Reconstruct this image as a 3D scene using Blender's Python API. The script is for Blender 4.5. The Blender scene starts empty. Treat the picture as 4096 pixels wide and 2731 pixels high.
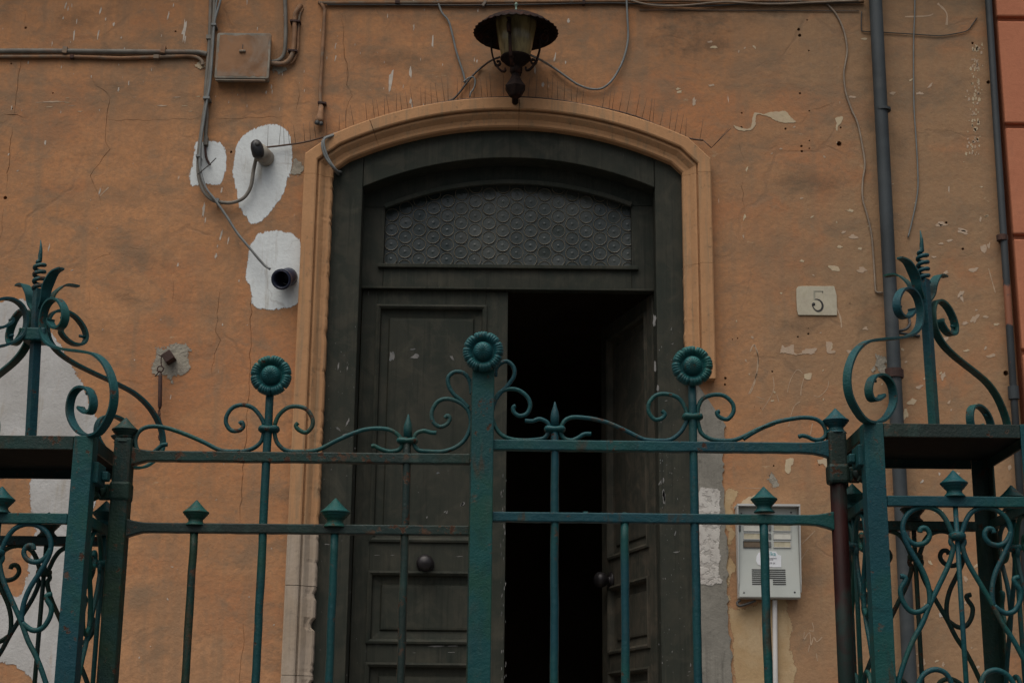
import bpy, bmesh, math, random
import numpy as np
from mathutils import Vector, Matrix, noise as mnoise
from mathutils.geometry import delaunay_2d_cdt
R = math.radians
random.seed(7)
scene = bpy.context.scene
COL = scene.collection

# ------------------------------------------------------------------ camera, world, sun, exposure
D = 5.9; EYE = 1.6; PITCH = R(14.85); ROLL = R(0.578); FPX = 6355.0
cam_pos = Vector((0, -D, EYE))
fwd = Vector((0, math.cos(PITCH), math.sin(PITCH)))
rt0 = Vector((1, 0, 0)); up0 = Vector((0, -math.sin(PITCH), math.cos(PITCH)))
rt = rt0*math.cos(ROLL) + up0*math.sin(ROLL)
up = up0*math.cos(ROLL) - rt0*math.sin(ROLL)
cam = bpy.data.cameras.new('camera'); cam_ob = bpy.data.objects.new('camera', cam); COL.objects.link(cam_ob)
m = Matrix((rt, up, -fwd)).transposed().to_4x4(); m.translation = cam_pos
cam_ob.matrix_world = m
cam.sensor_width = 36; cam.lens = FPX/4096*36; cam.clip_start = 0.05; cam.clip_end = 500
scene.camera = cam_ob

SUN_EL, SUN_AZ = R(66), R(205)          # overcast day: a very soft sun in front of the facade
w = bpy.data.worlds.new("World"); scene.world = w; w.use_nodes = True
nt = w.node_tree; nt.nodes.clear()
sky = nt.nodes.new('ShaderNodeTexSky'); sky.sky_type = 'NISHITA'; sky.sun_disc = False
sky.sun_elevation = SUN_EL; sky.sun_rotation = SUN_AZ; sky.air_density = 1.0; sky.dust_density = 6.0; sky.ozone_density = 1.0
hs = nt.nodes.new('ShaderNodeHueSaturation'); hs.inputs['Saturation'].default_value = 0.6
bg = nt.nodes.new('ShaderNodeBackground'); bg.inputs['Strength'].default_value = 0.095
wo = nt.nodes.new('ShaderNodeOutputWorld')
nt.links.new(sky.outputs[0], hs.inputs['Color']); nt.links.new(hs.outputs[0], bg.inputs[0]); nt.links.new(bg.outputs[0], wo.inputs[0])
sl = bpy.data.lights.new('sun', 'SUN'); sl.energy = 1.9; sl.angle = R(70); sl.color = (1, .95, .88)
so = bpy.data.objects.new('sun', sl); COL.objects.link(so)
sd = Vector((math.sin(SUN_AZ)*math.cos(SUN_EL), math.cos(SUN_AZ)*math.cos(SUN_EL), math.sin(SUN_EL)))
so.rotation_euler = sd.to_track_quat('Z', 'Y').to_euler(); so.location = (0, -6, 12)
vs = scene.view_settings; scene.display_settings.display_device = 'sRGB'
vs.view_transform = 'Standard'; vs.look = 'None'; vs.gamma = 1; vs.use_curve_mapping = False
vs.exposure = 0.12

# ------------------------------------------------------------------ photograph pixels to points on real planes
ZOOM = {'A': (0, 0, 1.68), 'B': (1200, 0, 1.38353), 'C': (2700, 0, 1.68481), 'D': (0, 900, 1.742), 'E': (0, 1750, 1.5989),
        'F': (900, 1250, 1.80923), 'G': (1900, 1250, 1.845), 'H': (3200, 850, 1.6507), 'I': (3200, 1750, 1.5982),
        'J': (2650, 1900, 1.8871), 'K': (1200, 1900, 1.8867), 'L': (2000, 1900, 1.8875), 'M': (2900, 1950, 3.1371),
        'N': (1450, 650, 1.96), 'O': (1850, 0, 3.7333), 'Q': (3100, 1080, 6.2714), 'S': (0, 0, 1.0), 'T': (0, 0, 0.57422),
        'U': (900, 400, 1.845), 'V': (3000, 1300, 2.24), 'W': (1000, 1900, 1.8875)}

def P(z, x, y, Y):
    ox, oy, s = ZOOM[z]
    px, py = ox + x/s, oy + y/s
    d = fwd*FPX + rt*(px - 2048) + up*(1365.5 - py)
    return cam_pos + d*((Y + D)/d.y)
def PS(z, pts, Y): return [P(z, a, b, Y) for a, b in pts]
def depth_of(p): return (p - cam_pos).dot(fwd)
def px_m(p): return depth_of(p)/FPX            # metres per source pixel at p

# ------------------------------------------------------------------ mesh helpers
class MB:
    def __init__(s): s.v = []; s.f = []; s.sm = []
    def add(s, vs_, fs, smooth=False):
        o = len(s.v); s.v += [Vector(q) for q in vs_]
        for f in fs: s.f.append(tuple(i + o for i in f)); s.sm.append(smooth)
    def box(s, a, b):
        x0, x1 = sorted((a[0], b[0])); y0, y1 = sorted((a[1], b[1])); z0, z1 = sorted((a[2], b[2]))
        s.add([(x0,y0,z0),(x1,y0,z0),(x1,y1,z0),(x0,y1,z0),(x0,y0,z1),(x1,y0,z1),(x1,y1,z1),(x0,y1,z1)],
              [(0,3,2,1),(4,5,6,7),(0,1,5,4),(1,2,6,5),(2,3,7,6),(3,0,4,7)])
        return s
    def extrude(s, pts, y0, y1):
        """pts: (x, z) outline; a solid between the planes y0 (front) and y1."""
        n = len(pts)
        s.add([(p[0], y0, p[1]) for p in pts] + [(p[0], y1, p[1]) for p in pts],
              [tuple(range(n)), tuple(range(2*n-1, n-1, -1))] + [(i, i+n, (i+1) % n+n, (i+1) % n) for i in range(n)])
        return s
    def strip(s, outer, inner, y0, y1):
        """solid band between two (x, z) polylines of equal length."""
        n = len(outer)
        vs_ = [(p[0], y, p[1]) for y in (y0, y1) for q in (outer, inner) for p in q]
        fs = []
        for i in range(n-1):
            a, b, c, d = i, i+1, n+i+1, n+i
            fs += [(a, b, c, d), (2*n+d, 2*n+c, 2*n+b, 2*n+a), (a, 2*n+a, 2*n+b, b), (d, c, 2*n+c, 2*n+d)]
        fs += [(0, n, 3*n, 2*n), (n-1, 3*n-1, 4*n-1, 2*n-1)]
        s.add(vs_, fs); return s
    def sweep(s, pts, sec, normal=None, scale=None, smooth=True, caps=True, closed=False):
        pts = [Vector(p) for p in pts]; n = len(pts); k = len(sec); vs_ = []; prev = None
        for i, p in enumerate(pts):
            if closed: t = (pts[(i+1) % n] - pts[i-1])
            else: t = pts[min(i+1, n-1)] - pts[max(i-1, 0)]
            t = t.normalized() if t.length > 1e-9 else Vector((0, 0, 1))
            if normal is not None: nn = (normal - t*normal.dot(t)).normalized()
            else:
                if prev is None:
                    a = Vector((0, 1, 0)) if abs(t.y) < .9 else Vector((1, 0, 0))
                    nn = (a - t*a.dot(t)).normalized()
                else:
                    nn = prev - t*prev.dot(t); nn = nn.normalized()
                prev = nn
            b = t.cross(nn); q = scale[i] if scale else (1, 1)
            if not isinstance(q, tuple): q = (q, q)
            for (u, v) in sec: vs_.append(p + b*(u*q[0]) + nn*(v*q[1]))
        fs = []
        for i in range(n if closed else n-1):
            j = (i+1) % n
            for c in range(k):
                e = (c+1) % k; fs.append((i*k+c, i*k+e, j*k+e, j*k+c))
        if caps and not closed: fs += [tuple(range(k-1, -1, -1)), tuple(range((n-1)*k, n*k))]
        s.add(vs_, fs, smooth); return s
    def tube(s, pts, r, n=8, smooth=True, closed=False, normal=None):
        if isinstance(r, (list, tuple)): sc = list(r); r0 = 1
        else: sc = None; r0 = r
        sec = [(r0*math.cos(2*math.pi*i/n), r0*math.sin(2*math.pi*i/n)) for i in range(n)]
        return s.sweep(pts, sec, normal, sc, smooth, True, closed)
    def lathe(s, prof, c=(0, 0, 0), axis='Z', n=20, smooth=True):
        c = Vector(c); vs_ = []; k = len(prof)
        for (r, h) in prof:
            for i in range(n):
                a = 2*math.pi*(i+.5)/n; x, y = max(r, 1e-5)*math.cos(a), max(r, 1e-5)*math.sin(a)
                vs_.append(c + (Vector((x, y, h)) if axis == 'Z' else Vector((x, -h, y)) if axis == '-Y' else Vector((h, x, y))))
        fs = [(i*n+j, i*n+(j+1) % n, (i+1)*n+(j+1) % n, (i+1)*n+j) for i in range(k-1) for j in range(n)]
        fs += [tuple(range(n-1, -1, -1)), tuple(range((k-1)*n, k*n))]
        s.add(vs_, fs, smooth); return s
    def mesh(s, name, o=Vector((0, 0, 0))):
        me = bpy.data.meshes.new(name); me.from_pydata([tuple(q - o) for q in s.v], [], s.f)
        me.polygons.foreach_set('use_smooth', s.sm)
        bm = bmesh.new(); bm.from_mesh(me); bmesh.ops.recalc_face_normals(bm, faces=bm.faces); bm.to_mesh(me); bm.free()
        me.update(); return me

ORG = {}
def link(name, data, parent=None):
    o = bpy.data.objects.new(name, data); COL.objects.link(o)
    if parent is not None: o.parent = parent
    return o
def thing(name, label, cat, loc=(0, 0, 0), group=None):
    o = link(name, None); o.location = loc; ORG[o.name] = Vector(loc); o.empty_display_size = .05
    return tag(o, label, cat, group)
def tag(o, label, cat, group=None):
    o['label'] = label; o['category'] = cat
    if group: o['group'] = group
    return o
def part(name, mb, mat, parent=None, bevel=0, stuff=False):
    """mb holds world coordinates; the object gets them relative to its thing's base."""
    base = ORG[parent.name] if parent is not None else Vector((0, 0, 0))
    me = mb.mesh(name, base); me.materials.append(mat)
    o = link(name, me, parent); ORG[o.name] = base
    if bevel:
        b = o.modifiers.new('bevel', 'BEVEL'); b.width = bevel; b.segments = 2; b.limit_method = 'ANGLE'; b.angle_limit = R(40)
    if stuff: o['kind'] = 'stuff'
    return o
def single(name, mb, mat, label, cat, group=None, bevel=0):
    c = sum(mb.v, Vector())/len(mb.v)
    me = mb.mesh(name, c); me.materials.append(mat); o = link(name, me); o.location = c; ORG[o.name] = c
    if bevel:
        b = o.modifiers.new('bevel', 'BEVEL'); b.width = bevel; b.segments = 2; b.limit_method = 'ANGLE'
    return tag(o, label, cat, group)
def inst(name, me, parent, loc, rot=None):
    """a part that shares the mesh of its like; loc in world coordinates."""
    o = link(name, me, parent); base = ORG[parent.name] if parent is not None else Vector((0, 0, 0))
    o.location = Vector(loc) - base; ORG[o.name] = Vector(loc)
    if rot is not None: o.rotation_euler = rot
    return o
def smooth(pts, k=5):
    """Catmull-Rom through the points."""
    pts = [Vector(p) for p in pts]; out = []
    for i in range(len(pts)-1):
        p0 = pts[max(i-1, 0)]; p1 = pts[i]; p2 = pts[i+1]; p3 = pts[min(i+2, len(pts)-1)]
        for j in range(k):
            t = j/k
            out.append(.5*((2*p1) + (p2-p0)*t + (2*p0-5*p1+4*p2-p3)*t*t + (3*p1-p0-3*p2+p3)*t**3))
    out.append(pts[-1]); return out
def arc3(a, b, c, n=32):
    """(x, z) points on the circle through three points."""
    ax, ay, bx, by, cx, cy = a[0], a[1], b[0], b[1], c[0], c[1]
    d = 2*(ax*(by-cy)+bx*(cy-ay)+cx*(ay-by))
    ux = ((ax*ax+ay*ay)*(by-cy)+(bx*bx+by*by)*(cy-ay)+(cx*cx+cy*cy)*(ay-by))/d
    uy = ((ax*ax+ay*ay)*(cx-bx)+(bx*bx+by*by)*(ax-cx)+(cx*cx+cy*cy)*(bx-ax))/d
    r = math.hypot(ax-ux, ay-uy); t0 = math.atan2(ay-uy, ax-ux); t1 = math.atan2(cy-uy, cx-ux)
    return [(ux+r*math.cos(t0+(t1-t0)*i/n), uy+r*math.sin(t0+(t1-t0)*i/n)) for i in range(n+1)]
def xz(p): return (p.x, p.z)
def offset(path, s):
    """(x, z) polyline moved to its left by s, mitred."""
    out = []; n = len(path)
    for i in range(n):
        ds = []
        if i > 0: ds.append(Vector((path[i][0]-path[i-1][0], path[i][1]-path[i-1][1])).normalized())
        if i < n-1: ds.append(Vector((path[i+1][0]-path[i][0], path[i+1][1]-path[i][1])).normalized())
        ns = [Vector((-d.y, d.x)) for d in ds]; m_ = sum(ns, Vector((0, 0))).normalized()
        k = s/max(.3, m_.dot(ns[0])); out.append((path[i][0]+m_.x*k, path[i][1]+m_.y*k))
    return out
def ragged(pts, amp, step=.0035, seed=0, fine=1.0):
    """(x, z) outline resampled with torn edges."""
    out = []; n = len(pts); c = (sum(p[0] for p in pts)/n, sum(p[1] for p in pts)/n)
    sm_ = smooth([Vector((p[0], p[1], 0)) for p in pts + [pts[0]]], 6)
    for i in range(len(sm_)-1):
        a, b = sm_[i], sm_[i+1]; L = (b-a).length; k = max(1, int(L/step)); t = (b-a).normalized() if L > 0 else Vector((1, 0, 0))
        nn = Vector((-t.y, t.x, 0))
        for j in range(k):
            q = a.lerp(b, j/k)
            d = amp*(.6*mnoise.noise(Vector((q.x*10, q.y*10, seed))) + .55*fine*mnoise.noise(Vector((q.x*70, q.y*70, seed+5))) + .8*fine*mnoise.noise(Vector((q.x*230, q.y*230, seed+9))) + .25*fine*random.uniform(-1, 1))
            q = q + nn*d; out.append((q.x, q.y))
    return out

# ------------------------------------------------------------------ materials
class M:
    def __init__(s, name):
        s.m = bpy.data.materials.new(name); s.m.use_nodes = True; s.t = s.m.node_tree; s.p = s.t.nodes['Principled BSDF']
        s.tc = s.t.nodes.new('ShaderNodeTexCoord'); s.geo = s.t.nodes.new('ShaderNodeNewGeometry'); s.oi = s.t.nodes.new('ShaderNodeObjectInfo')
        s._obj = None
    def L(s, a, b): s.t.links.new(a, b)
    def pos(s): return s.geo.outputs['Position']
    def obj(s):
        if s._obj is None:
            v = s.t.nodes.new('ShaderNodeVectorMath'); v.operation = 'MULTIPLY_ADD'
            s.L(s.oi.outputs['Random'], v.inputs[0]); v.inputs[1].default_value = (13, 7, 11); s.L(s.tc.outputs['Object'], v.inputs[2]); s._obj = v.outputs[0]
        return s._obj
    def mapped(s, vec, sc):
        n = s.t.nodes.new('ShaderNodeMapping'); n.inputs['Scale'].default_value = sc; s.L(vec, n.inputs['Vector']); return n.outputs[0]
    def noise(s, vec, scale, detail=4, rough=.55, dist=0.0):
        if isinstance(scale, tuple): vec = s.mapped(vec, scale); scale = 1
        n = s.t.nodes.new('ShaderNodeTexNoise'); n.inputs['Scale'].default_value = scale; n.inputs['Detail'].default_value = detail
        n.inputs['Roughness'].default_value = rough; n.inputs['Distortion'].default_value = dist; s.L(vec, n.inputs['Vector']); return n.outputs['Fac']
    def warp(s, vec, scale, amt):
        n = s.t.nodes.new('ShaderNodeTexNoise'); n.inputs['Scale'].default_value = scale; n.inputs['Detail'].default_value = 3; s.L(vec, n.inputs['Vector'])
        v = s.t.nodes.new('ShaderNodeVectorMath'); v.operation = 'MULTIPLY_ADD'; s.L(n.outputs['Color'], v.inputs[0]); v.inputs[1].default_value = (amt,)*3; s.L(vec, v.inputs[2]); return v.outputs[0]
    def cracks(s, vec, scale):
        n = s.t.nodes.new('ShaderNodeTexVoronoi'); n.feature = 'DISTANCE_TO_EDGE'; n.inputs['Scale'].default_value = scale; s.L(vec, n.inputs['Vector']); return n.outputs['Distance']
    def ramp(s, f, a, b, lo=0.0, hi=1.0):
        n = s.t.nodes.new('ShaderNodeMapRange'); n.inputs['From Min'].default_value = a; n.inputs['From Max'].default_value = b
        n.inputs['To Min'].default_value = lo; n.inputs['To Max'].default_value = hi; n.interpolation_type = 'SMOOTHSTEP'; s.L(f, n.inputs['Value']); return n.outputs[0]
    def math(s, op, a, b):
        n = s.t.nodes.new('ShaderNodeMath'); n.operation = op
        for i, q in enumerate((a, b)):
            if isinstance(q, (int, float)): n.inputs[i].default_value = q
            else: s.L(q, n.inputs[i])
        return n.outputs[0]
    def mix(s, f, a, b):
        n = s.t.nodes.new('ShaderNodeMix'); n.data_type = 'RGBA'
        if isinstance(f, (int, float)): n.inputs[0].default_value = f
        else: s.L(f, n.inputs[0])
        for i, q in ((6, a), (7, b)):
            if isinstance(q, tuple): n.inputs[i].default_value = q + (1,) if len(q) == 3 else q
            else: s.L(q, n.inputs[i])
        return n.outputs[2]
    def sep(s, vec):
        n = s.t.nodes.new('ShaderNodeSeparateXYZ'); s.L(vec, n.inputs[0]); return n.outputs
    def out(s, col=None, rough=.8, bump=None, dist=.003, metal=0.0, spec=.5, strength=.6):
        if isinstance(col, tuple): s.p.inputs['Base Color'].default_value = col + (1,)
        elif col is not None: s.L(col, s.p.inputs['Base Color'])
        if isinstance(rough, (int, float)): s.p.inputs['Roughness'].default_value = rough
        else: s.L(rough, s.p.inputs['Roughness'])
        s.p.inputs['Metallic'].default_value = metal; s.p.inputs['Specular IOR Level'].default_value = spec
        if bump is not None:
            b = s.t.nodes.new('ShaderNodeBump'); b.inputs['Strength'].default_value = strength; b.inputs['Distance'].default_value = dist; s.L(bump, b.inputs['Height']); s.L(b.outputs[0], s.p.inputs['Normal'])
        return s.m

def plaster():
    a = M('ochre_plaster'); v = a.pos(); x, y, z = a.sep(v)
    big = a.noise(v, 1.1, 3); mid = a.noise(v, 5, 5, .6, .4); fine = a.noise(v, 55, 4, .65)
    col = a.mix(a.ramp(big, .35, .65), (.40, .186, .080), (.475, .230, .102))
    col = a.mix(a.ramp(mid, .42, .68, 0, .6), col, (.30, .160, .082))
    # the lower zone is paler; towards the corner pipe the wash has greyed
    low = a.ramp(a.math('ADD', z, a.math('MULTIPLY', mid, .9)), 3.1, 2.2)
    col = a.mix(a.math('MULTIPLY', low, .5), col, (.47, .270, .145))
    right = a.ramp(a.math('ADD', x, a.math('MULTIPLY', big, .8)), .95, 1.75)
    col = a.mix(a.math('MULTIPLY', right, .75), col, (.27, .183, .105))
    vert = a.ramp(a.noise(v, (6, 6, .5), 4, .6), .5, .7)
    col = a.mix(a.math('MULTIPLY', a.math('MULTIPLY', vert, right), .35), col, (.31, .218, .125))
    red = a.noise(a.warp(v, 3, .2), (2.2, 2.2, 3.0), 5, .62, .4); col = a.mix(a.ramp(red, .48, .66, 0, .65), col, (.40, .165, .070))
    blot = a.noise(a.warp(v, 6, .08), 8.5, 6, .68, .5); col = a.mix(a.ramp(blot, .52, .70, 0, .55), col, (.235, .165, .105))
    # horizontal weathering streaks of grey-brown grime, densest towards the top
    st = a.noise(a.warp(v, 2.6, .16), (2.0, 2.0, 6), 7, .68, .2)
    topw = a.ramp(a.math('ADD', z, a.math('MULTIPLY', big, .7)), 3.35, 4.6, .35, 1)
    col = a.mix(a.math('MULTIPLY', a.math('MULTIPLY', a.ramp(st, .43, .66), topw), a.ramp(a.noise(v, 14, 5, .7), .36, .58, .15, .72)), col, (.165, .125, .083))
    rain = a.noise(v, (13, 13, .8), 5, .62); col = a.mix(a.ramp(rain, .48, .68, 0, .5), col, (.23, .155, .095))
    st2 = a.noise(a.warp(v, 5, .10), (6, 6, 11), 7, .70, .2)
    col = a.mix(a.ramp(st2, .52, .68, 0, .6), col, (.185, .132, .085))
    # hairline crazing
    wv = a.warp(a.warp(v, 3, .35), 12, .04); cr = a.cracks(wv, 1.9); cm = a.ramp(a.noise(v, 2.3, 3), .45, .6)
    crm = a.math('MULTIPLY', a.ramp(cr, .022, .003), cm)
    col = a.mix(a.math('MULTIPLY', crm, .30), col, (.14, .098, .066))
    cr2 = a.cracks(a.warp(v, 5, .22), 5.0); cm2 = a.ramp(a.noise(v, 1.7, 2), .5, .64)
    crm2 = a.math('MULTIPLY', a.ramp(cr2, .03, .004), cm2)
    col = a.mix(a.math('MULTIPLY', crm2, .25), col, (.17, .115, .075))
    # scuffs and lost paint, small
    ch = a.noise(a.warp(v, 9, .05), (9, 9, 20), 5, .7); chm = a.ramp(a.noise(v, 1.4, 3), .46, .6)
    col = a.mix(a.math('MULTIPLY', a.ramp(ch, .655, .70), a.math('MULTIPLY', chm, .7)), col, (.42, .31, .19))
    dr = a.noise(v, (45, 45, 7), 3, .6); drm = a.ramp(a.noise(v, (3.3, 3.3, 2.2), 3), .5, .62)
    col = a.mix(a.math('MULTIPLY', a.ramp(dr, .70, .74), a.math('MULTIPLY', drm, .8)), col, (.62, .56, .48))
    col = a.mix(a.ramp(fine, .3, .72, 0, .55), col, (.25, .145, .08))
    pit = a.noise(v, 130, 3, .6)
    h = a.math('ADD', a.math('MULTIPLY', a.noise(v, 9, 6, .6), 1.0), a.math('MULTIPLY', fine, .28))
    h = a.math('ADD', h, a.math('MULTIPLY', pit, .10)); h = a.math('SUBTRACT', h, a.math('MULTIPLY', crm, .12))
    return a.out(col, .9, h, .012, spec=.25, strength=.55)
def render_coat(name, c1, c2, c3, scale=8, bump=.01, pit=0.0, drips=False, soft=0.0, brush=(60, 60, 11), streak=False):
    a = M(name); v = a.pos()
    n1 = a.noise(v, scale, 5, .6, .3); n2 = a.noise(v, (scale*4, scale*4, scale*1.2), 5, .65); f = a.noise(v, 70, 4, .7)
    col = a.mix(a.ramp(n1, .35, .68), c1, c2); col = a.mix(a.ramp(n2, .55, .75, 0, .7), col, c3); col = a.mix(a.ramp(f, .4, .75, 0, .25), col, tuple(q*.6 for q in c1))
    if streak:
        col = a.mix(a.ramp(a.noise(v, (34, 34, 1.6), 5, .66, .3), .50, .68, 0, .6), col, c3); col = a.mix(a.ramp(a.noise(v, 22, 5, .7), .58, .70, 0, .6), col, tuple(q*.62 for q in c3))
    if drips:
        dn = a.math('MULTIPLY', a.ramp(a.noise(v, (26, 26, 2.2), 4, .6), .56, .70), a.ramp(a.noise(v, 5, 2), .42, .58)); col = a.mix(a.math('MULTIPLY', dn, .75), col, (.34, .31, .26))
        cw = a.cracks(a.warp(a.warp(v, 5, .25), 20, .03), 3.2); col = a.mix(a.math('MULTIPLY', a.math('MULTIPLY', a.ramp(cw, .010, .002), a.ramp(a.noise(v, 4, 2), .45, .6)), .35), col, (.26, .24, .22))
    h = a.math('ADD', n1, a.math('MULTIPLY', f, .4))
    if pit:
        p = a.ramp(a.noise(a.warp(v, 30, .02), 42, 3, .6), .38, .5); h = a.math('ADD', h, a.math('MULTIPLY', p, pit))
        col = a.mix(a.math('MULTIPLY', a.math('SUBTRACT', 1.0, p), .55), col, c3)
    if soft:
        at = a.t.nodes.new('ShaderNodeAttribute'); at.attribute_name = 'coat'
        bn = a.math('ADD', a.math('MULTIPLY', a.noise(v, brush, 5, .7), .6), a.math('MULTIPLY', a.noise(v, 28, 6, .72), .4))
        e = a.math('ADD', at.outputs['Fac'], a.math('MULTIPLY', a.math('SUBTRACT', bn, .5), soft))
        a.L(a.ramp(e, -.0012, .0030), a.p.inputs['Alpha'])
    return a.out(col, .92, h, bump, spec=.2)
def iron_paint(name, teal, green, rust=.585, dark=None):
    a = M(name); v = a.obj()
    n1 = a.noise(v, 7, 4, .6, .4); n2 = a.noise(v, 16, 5, .65, .6); n3 = a.noise(v, 34, 5, .7); f = a.noise(v, 160, 3, .6)
    col = a.mix(a.ramp(n1, .42, .58), teal, green)
    col = a.mix(a.ramp(n2, .5, .72, 0, .6), col, tuple(q*.55 for q in teal))
    n4 = a.noise(v, 2.6, 3, .5); col = a.mix(a.ramp(n4, .42, .6, 0, .75), col, (teal[0]*.8+.001, teal[1]*.74, teal[2]*.92))
    pale = a.noise(v, (13, 13, 3.2), 4, .62, .3); col = a.mix(a.ramp(pale, .54, .70, 0, .55), col, (.030, .058, .048))
    nz = a.sep(a.geo.outputs['Normal'])[2]
    col = a.mix(a.ramp(a.math('ADD', nz, a.math('MULTIPLY', n2, .6)), .55, 1.2, 0, .5), col, (teal[0]*2.0+.004, teal[1]*1.7, teal[2]*1.7))  # upward faces painted lighter, as if lit from above
    col = a.mix(a.ramp(a.noise(v, (60, 60, 9), 4, .7), .60, .72, 0, .35), col, (teal[0]*2.2+.010, teal[1]*1.3+.004, teal[2]*1.1+.003))
    rm = a.ramp(n3, rust, rust+.07, 0, .9)
    rm = a.math('MULTIPLY', rm, a.ramp(a.noise(v, 5.5, 2), .38, .54))
    stn = a.math('MULTIPLY', a.ramp(a.noise(v, (22, 22, 6), 5, .68, .4), .54, .68), a.ramp(a.noise(v, 3.4, 2), .46, .60)); col = a.mix(a.math('MULTIPLY', stn, .75), col, (.042, .028, .015))
    col = a.mix(rm, col, (.095, .040, .018)); col = a.mix(a.ramp(a.math('ADD', rm, a.math('MULTIPLY', f, .2)), .75, .95, 0, .8), col, (.03, .014, .009))
    h = a.math('ADD', a.math('MULTIPLY', n3, .9), a.math('MULTIPLY', f, .35)); h = a.math('SUBTRACT', h, a.math('MULTIPLY', rm, .4))
    return a.out(col, a.ramp(rm, 0, 1, .5, .85), h, .0035, spec=.22, strength=.8)
def wood_paint(name, c1, c2, c3):
    a = M(name); v = a.obj()
    n1 = a.noise(v, 4.5, 5, .6, .5); n2 = a.noise(v, 11, 4, .62, .8); g = a.noise(v, (70, 70, 2.5), 4, .6); f = a.noise(v, 120, 3, .6)
    n5 = a.noise(v, 6.5, 5, .68, 1.2)
    col = a.mix(a.ramp(n1, .38, .60), c1, c2); col = a.mix(a.ramp(n2, .44, .70, 0, .7), col, c3); col = a.mix(a.ramp(n5, .48, .74, 0, .65), col, tuple(q*1.3 for q in c3))
    col = a.mix(a.ramp(g, .50, .72, 0, .45), col, tuple(q*.5 for q in c1)); col = a.mix(a.ramp(a.noise(v, (110, 110, 3), 4, .65), .56, .72, 0, .3), col, tuple(q*1.5 for q in c3))
    col = a.mix(a.math('MULTIPLY', a.ramp(a.noise(v, (38, 38, 10), 5, .7), .685, .72), a.ramp(n1, .5, .6)), col, (.13, .13, .125))
    h = a.math('ADD', a.math('MULTIPLY', g, .9), a.math('ADD', a.math('MULTIPLY', n2, .4), a.math('MULTIPLY', f, .15)))
    return a.out(col, .72, h, .003, spec=.2)
def plain(name, c, rough=.6, metal=0.0, var=.25, sc=30, bump=.001, c2=None, spec=.4, amt=.6, th=(.5, .7)):
    a = M(name); v = a.obj(); n1 = a.noise(v, sc, 4, .6, .3); n2 = a.noise(v, sc*4, 3)
    col = a.mix(a.ramp(n1, .35, .7), c, tuple(q*(1-var) for q in c))
    if c2: col = a.mix(a.ramp(a.noise(v, sc*.45, 5, .68, .5), th[0], th[1], 0, amt), col, c2)
    return a.out(col, rough, a.math('ADD', n1, a.math('MULTIPLY', n2, .4)), bump, metal, spec)

def grime_mat():
    a = M('grime_film'); v = a.pos(); at = a.t.nodes.new('ShaderNodeAttribute'); at.attribute_name = 'coat'
    n = a.math('ADD', a.math('MULTIPLY', a.noise(a.warp(v, 6, .05), (5, 5, 11), 6, .68), .6), a.math('MULTIPLY', a.noise(v, 24, 5, .7), .4))
    e = a.math('ADD', at.outputs['Fac'], a.math('MULTIPLY', a.math('SUBTRACT', n, .55), .30)); al = a.math('MULTIPLY', a.ramp(e, -.03, .09), .34)
    a.L(al, a.p.inputs['Alpha']); return a.out(a.mix(a.ramp(n, .35, .65), (.135, .112, .085), (.175, .135, .095)), .95, spec=.1)
GRIME = grime_mat()
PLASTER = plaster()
WHITEWASH = render_coat('whitewash', (.63, .665, .66), (.56, .585, .58), (.45, .45, .42), 7, .006, drips=True, soft=.055)
OLDWASH = render_coat('worn_whitewash', (.47, .465, .45), (.385, .375, .355), (.36, .29, .225), 5, .008, drips=True, soft=.11, brush=(18, 18, 9))
CEMENT = render_coat('grey_cement', (.30, .275, .22), (.24, .215, .175), (.36, .32, .25), 16, .02, soft=.11, brush=(26, 26, 26))
STRIPCEM = render_coat('smooth_cement', (.225, .212, .180), (.175, .165, .140), (.115, .108, .092), 7, .009, streak=True)
ROUGHCAST = render_coat('white_roughcast', (.50, .48, .44), (.42, .395, .36), (.25, .23, .205), 14, .005, pit=.6, soft=.06, brush=(34, 34, 26))
YELLOW = render_coat('yellow_undercoat', (.385, .265, .140), (.43, .32, .19), (.33, .205, .11), 9, .006, soft=.10, brush=(24, 24, 12))
CREAM = render_coat('bared_cream_plaster', (.47, .38, .25), (.45, .35, .24), (.42, .30, .20), 16, .004)
PINKISH = render_coat('bared_pink_plaster', (.42, .32, .235), (.40, .29, .20), (.37, .25, .17), 16, .004)
DRIP = plain('limewash_splash', (.50, .44, .37), .9, var=.3)
SCRATCH = plain('scratched_plaster', (.42, .30, .20), .9, var=.2)
STONE = render_coat('painted_surround', (.43, .238, .118), (.385, .208, .102), (.235, .172, .105), 5, .005, streak=True)
PALESTONE = render_coat('bare_surround', (.40, .33, .26), (.33, .26, .19), (.25, .21, .165), 5, .006, streak=True)
SALMON = render_coat('salmon_stucco', (.43, .168, .092), (.40, .152, .084), (.34, .142, .085), 6, .005)
TEAL = iron_paint('teal_iron_paint', (.0045, .054, .052), (.007, .050, .036))
BLUETEAL = iron_paint('blue_teal_iron_paint', (.0045, .052, .058), (.006, .054, .049), .60)
ROSE = iron_paint('pale_rosette_paint', (.010, .078, .076), (.012, .074, .058), .62)  # paler mix of the teal, for the rosettes only
DEEPGREEN = iron_paint('deep_green_iron_paint', (.008, .032, .026), (.012, .032, .018), .57)
RUSTED = iron_paint('rubbed_iron_paint', (.014, .027, .020), (.010, .036, .031), .55)
PLATESHADE = plain('shade_dark_iron', (.006, .008, .007), .8, var=.4, sc=14, c2=(.014, .016, .010), spec=.08)  # near black: the shade under the pillar plates put into the colour
OXIDE = plain('red_oxide_primer', (.022, .0055, .005), .6, var=.6, sc=9, c2=(.008, .022, .019), bump=.002, th=(.42, .6), amt=.85, spec=.12)
WOOD = wood_paint('olive_door_paint', (.0175, .0220, .0165), (.0235, .0260, .0195), (.036, .0345, .0255))
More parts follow.
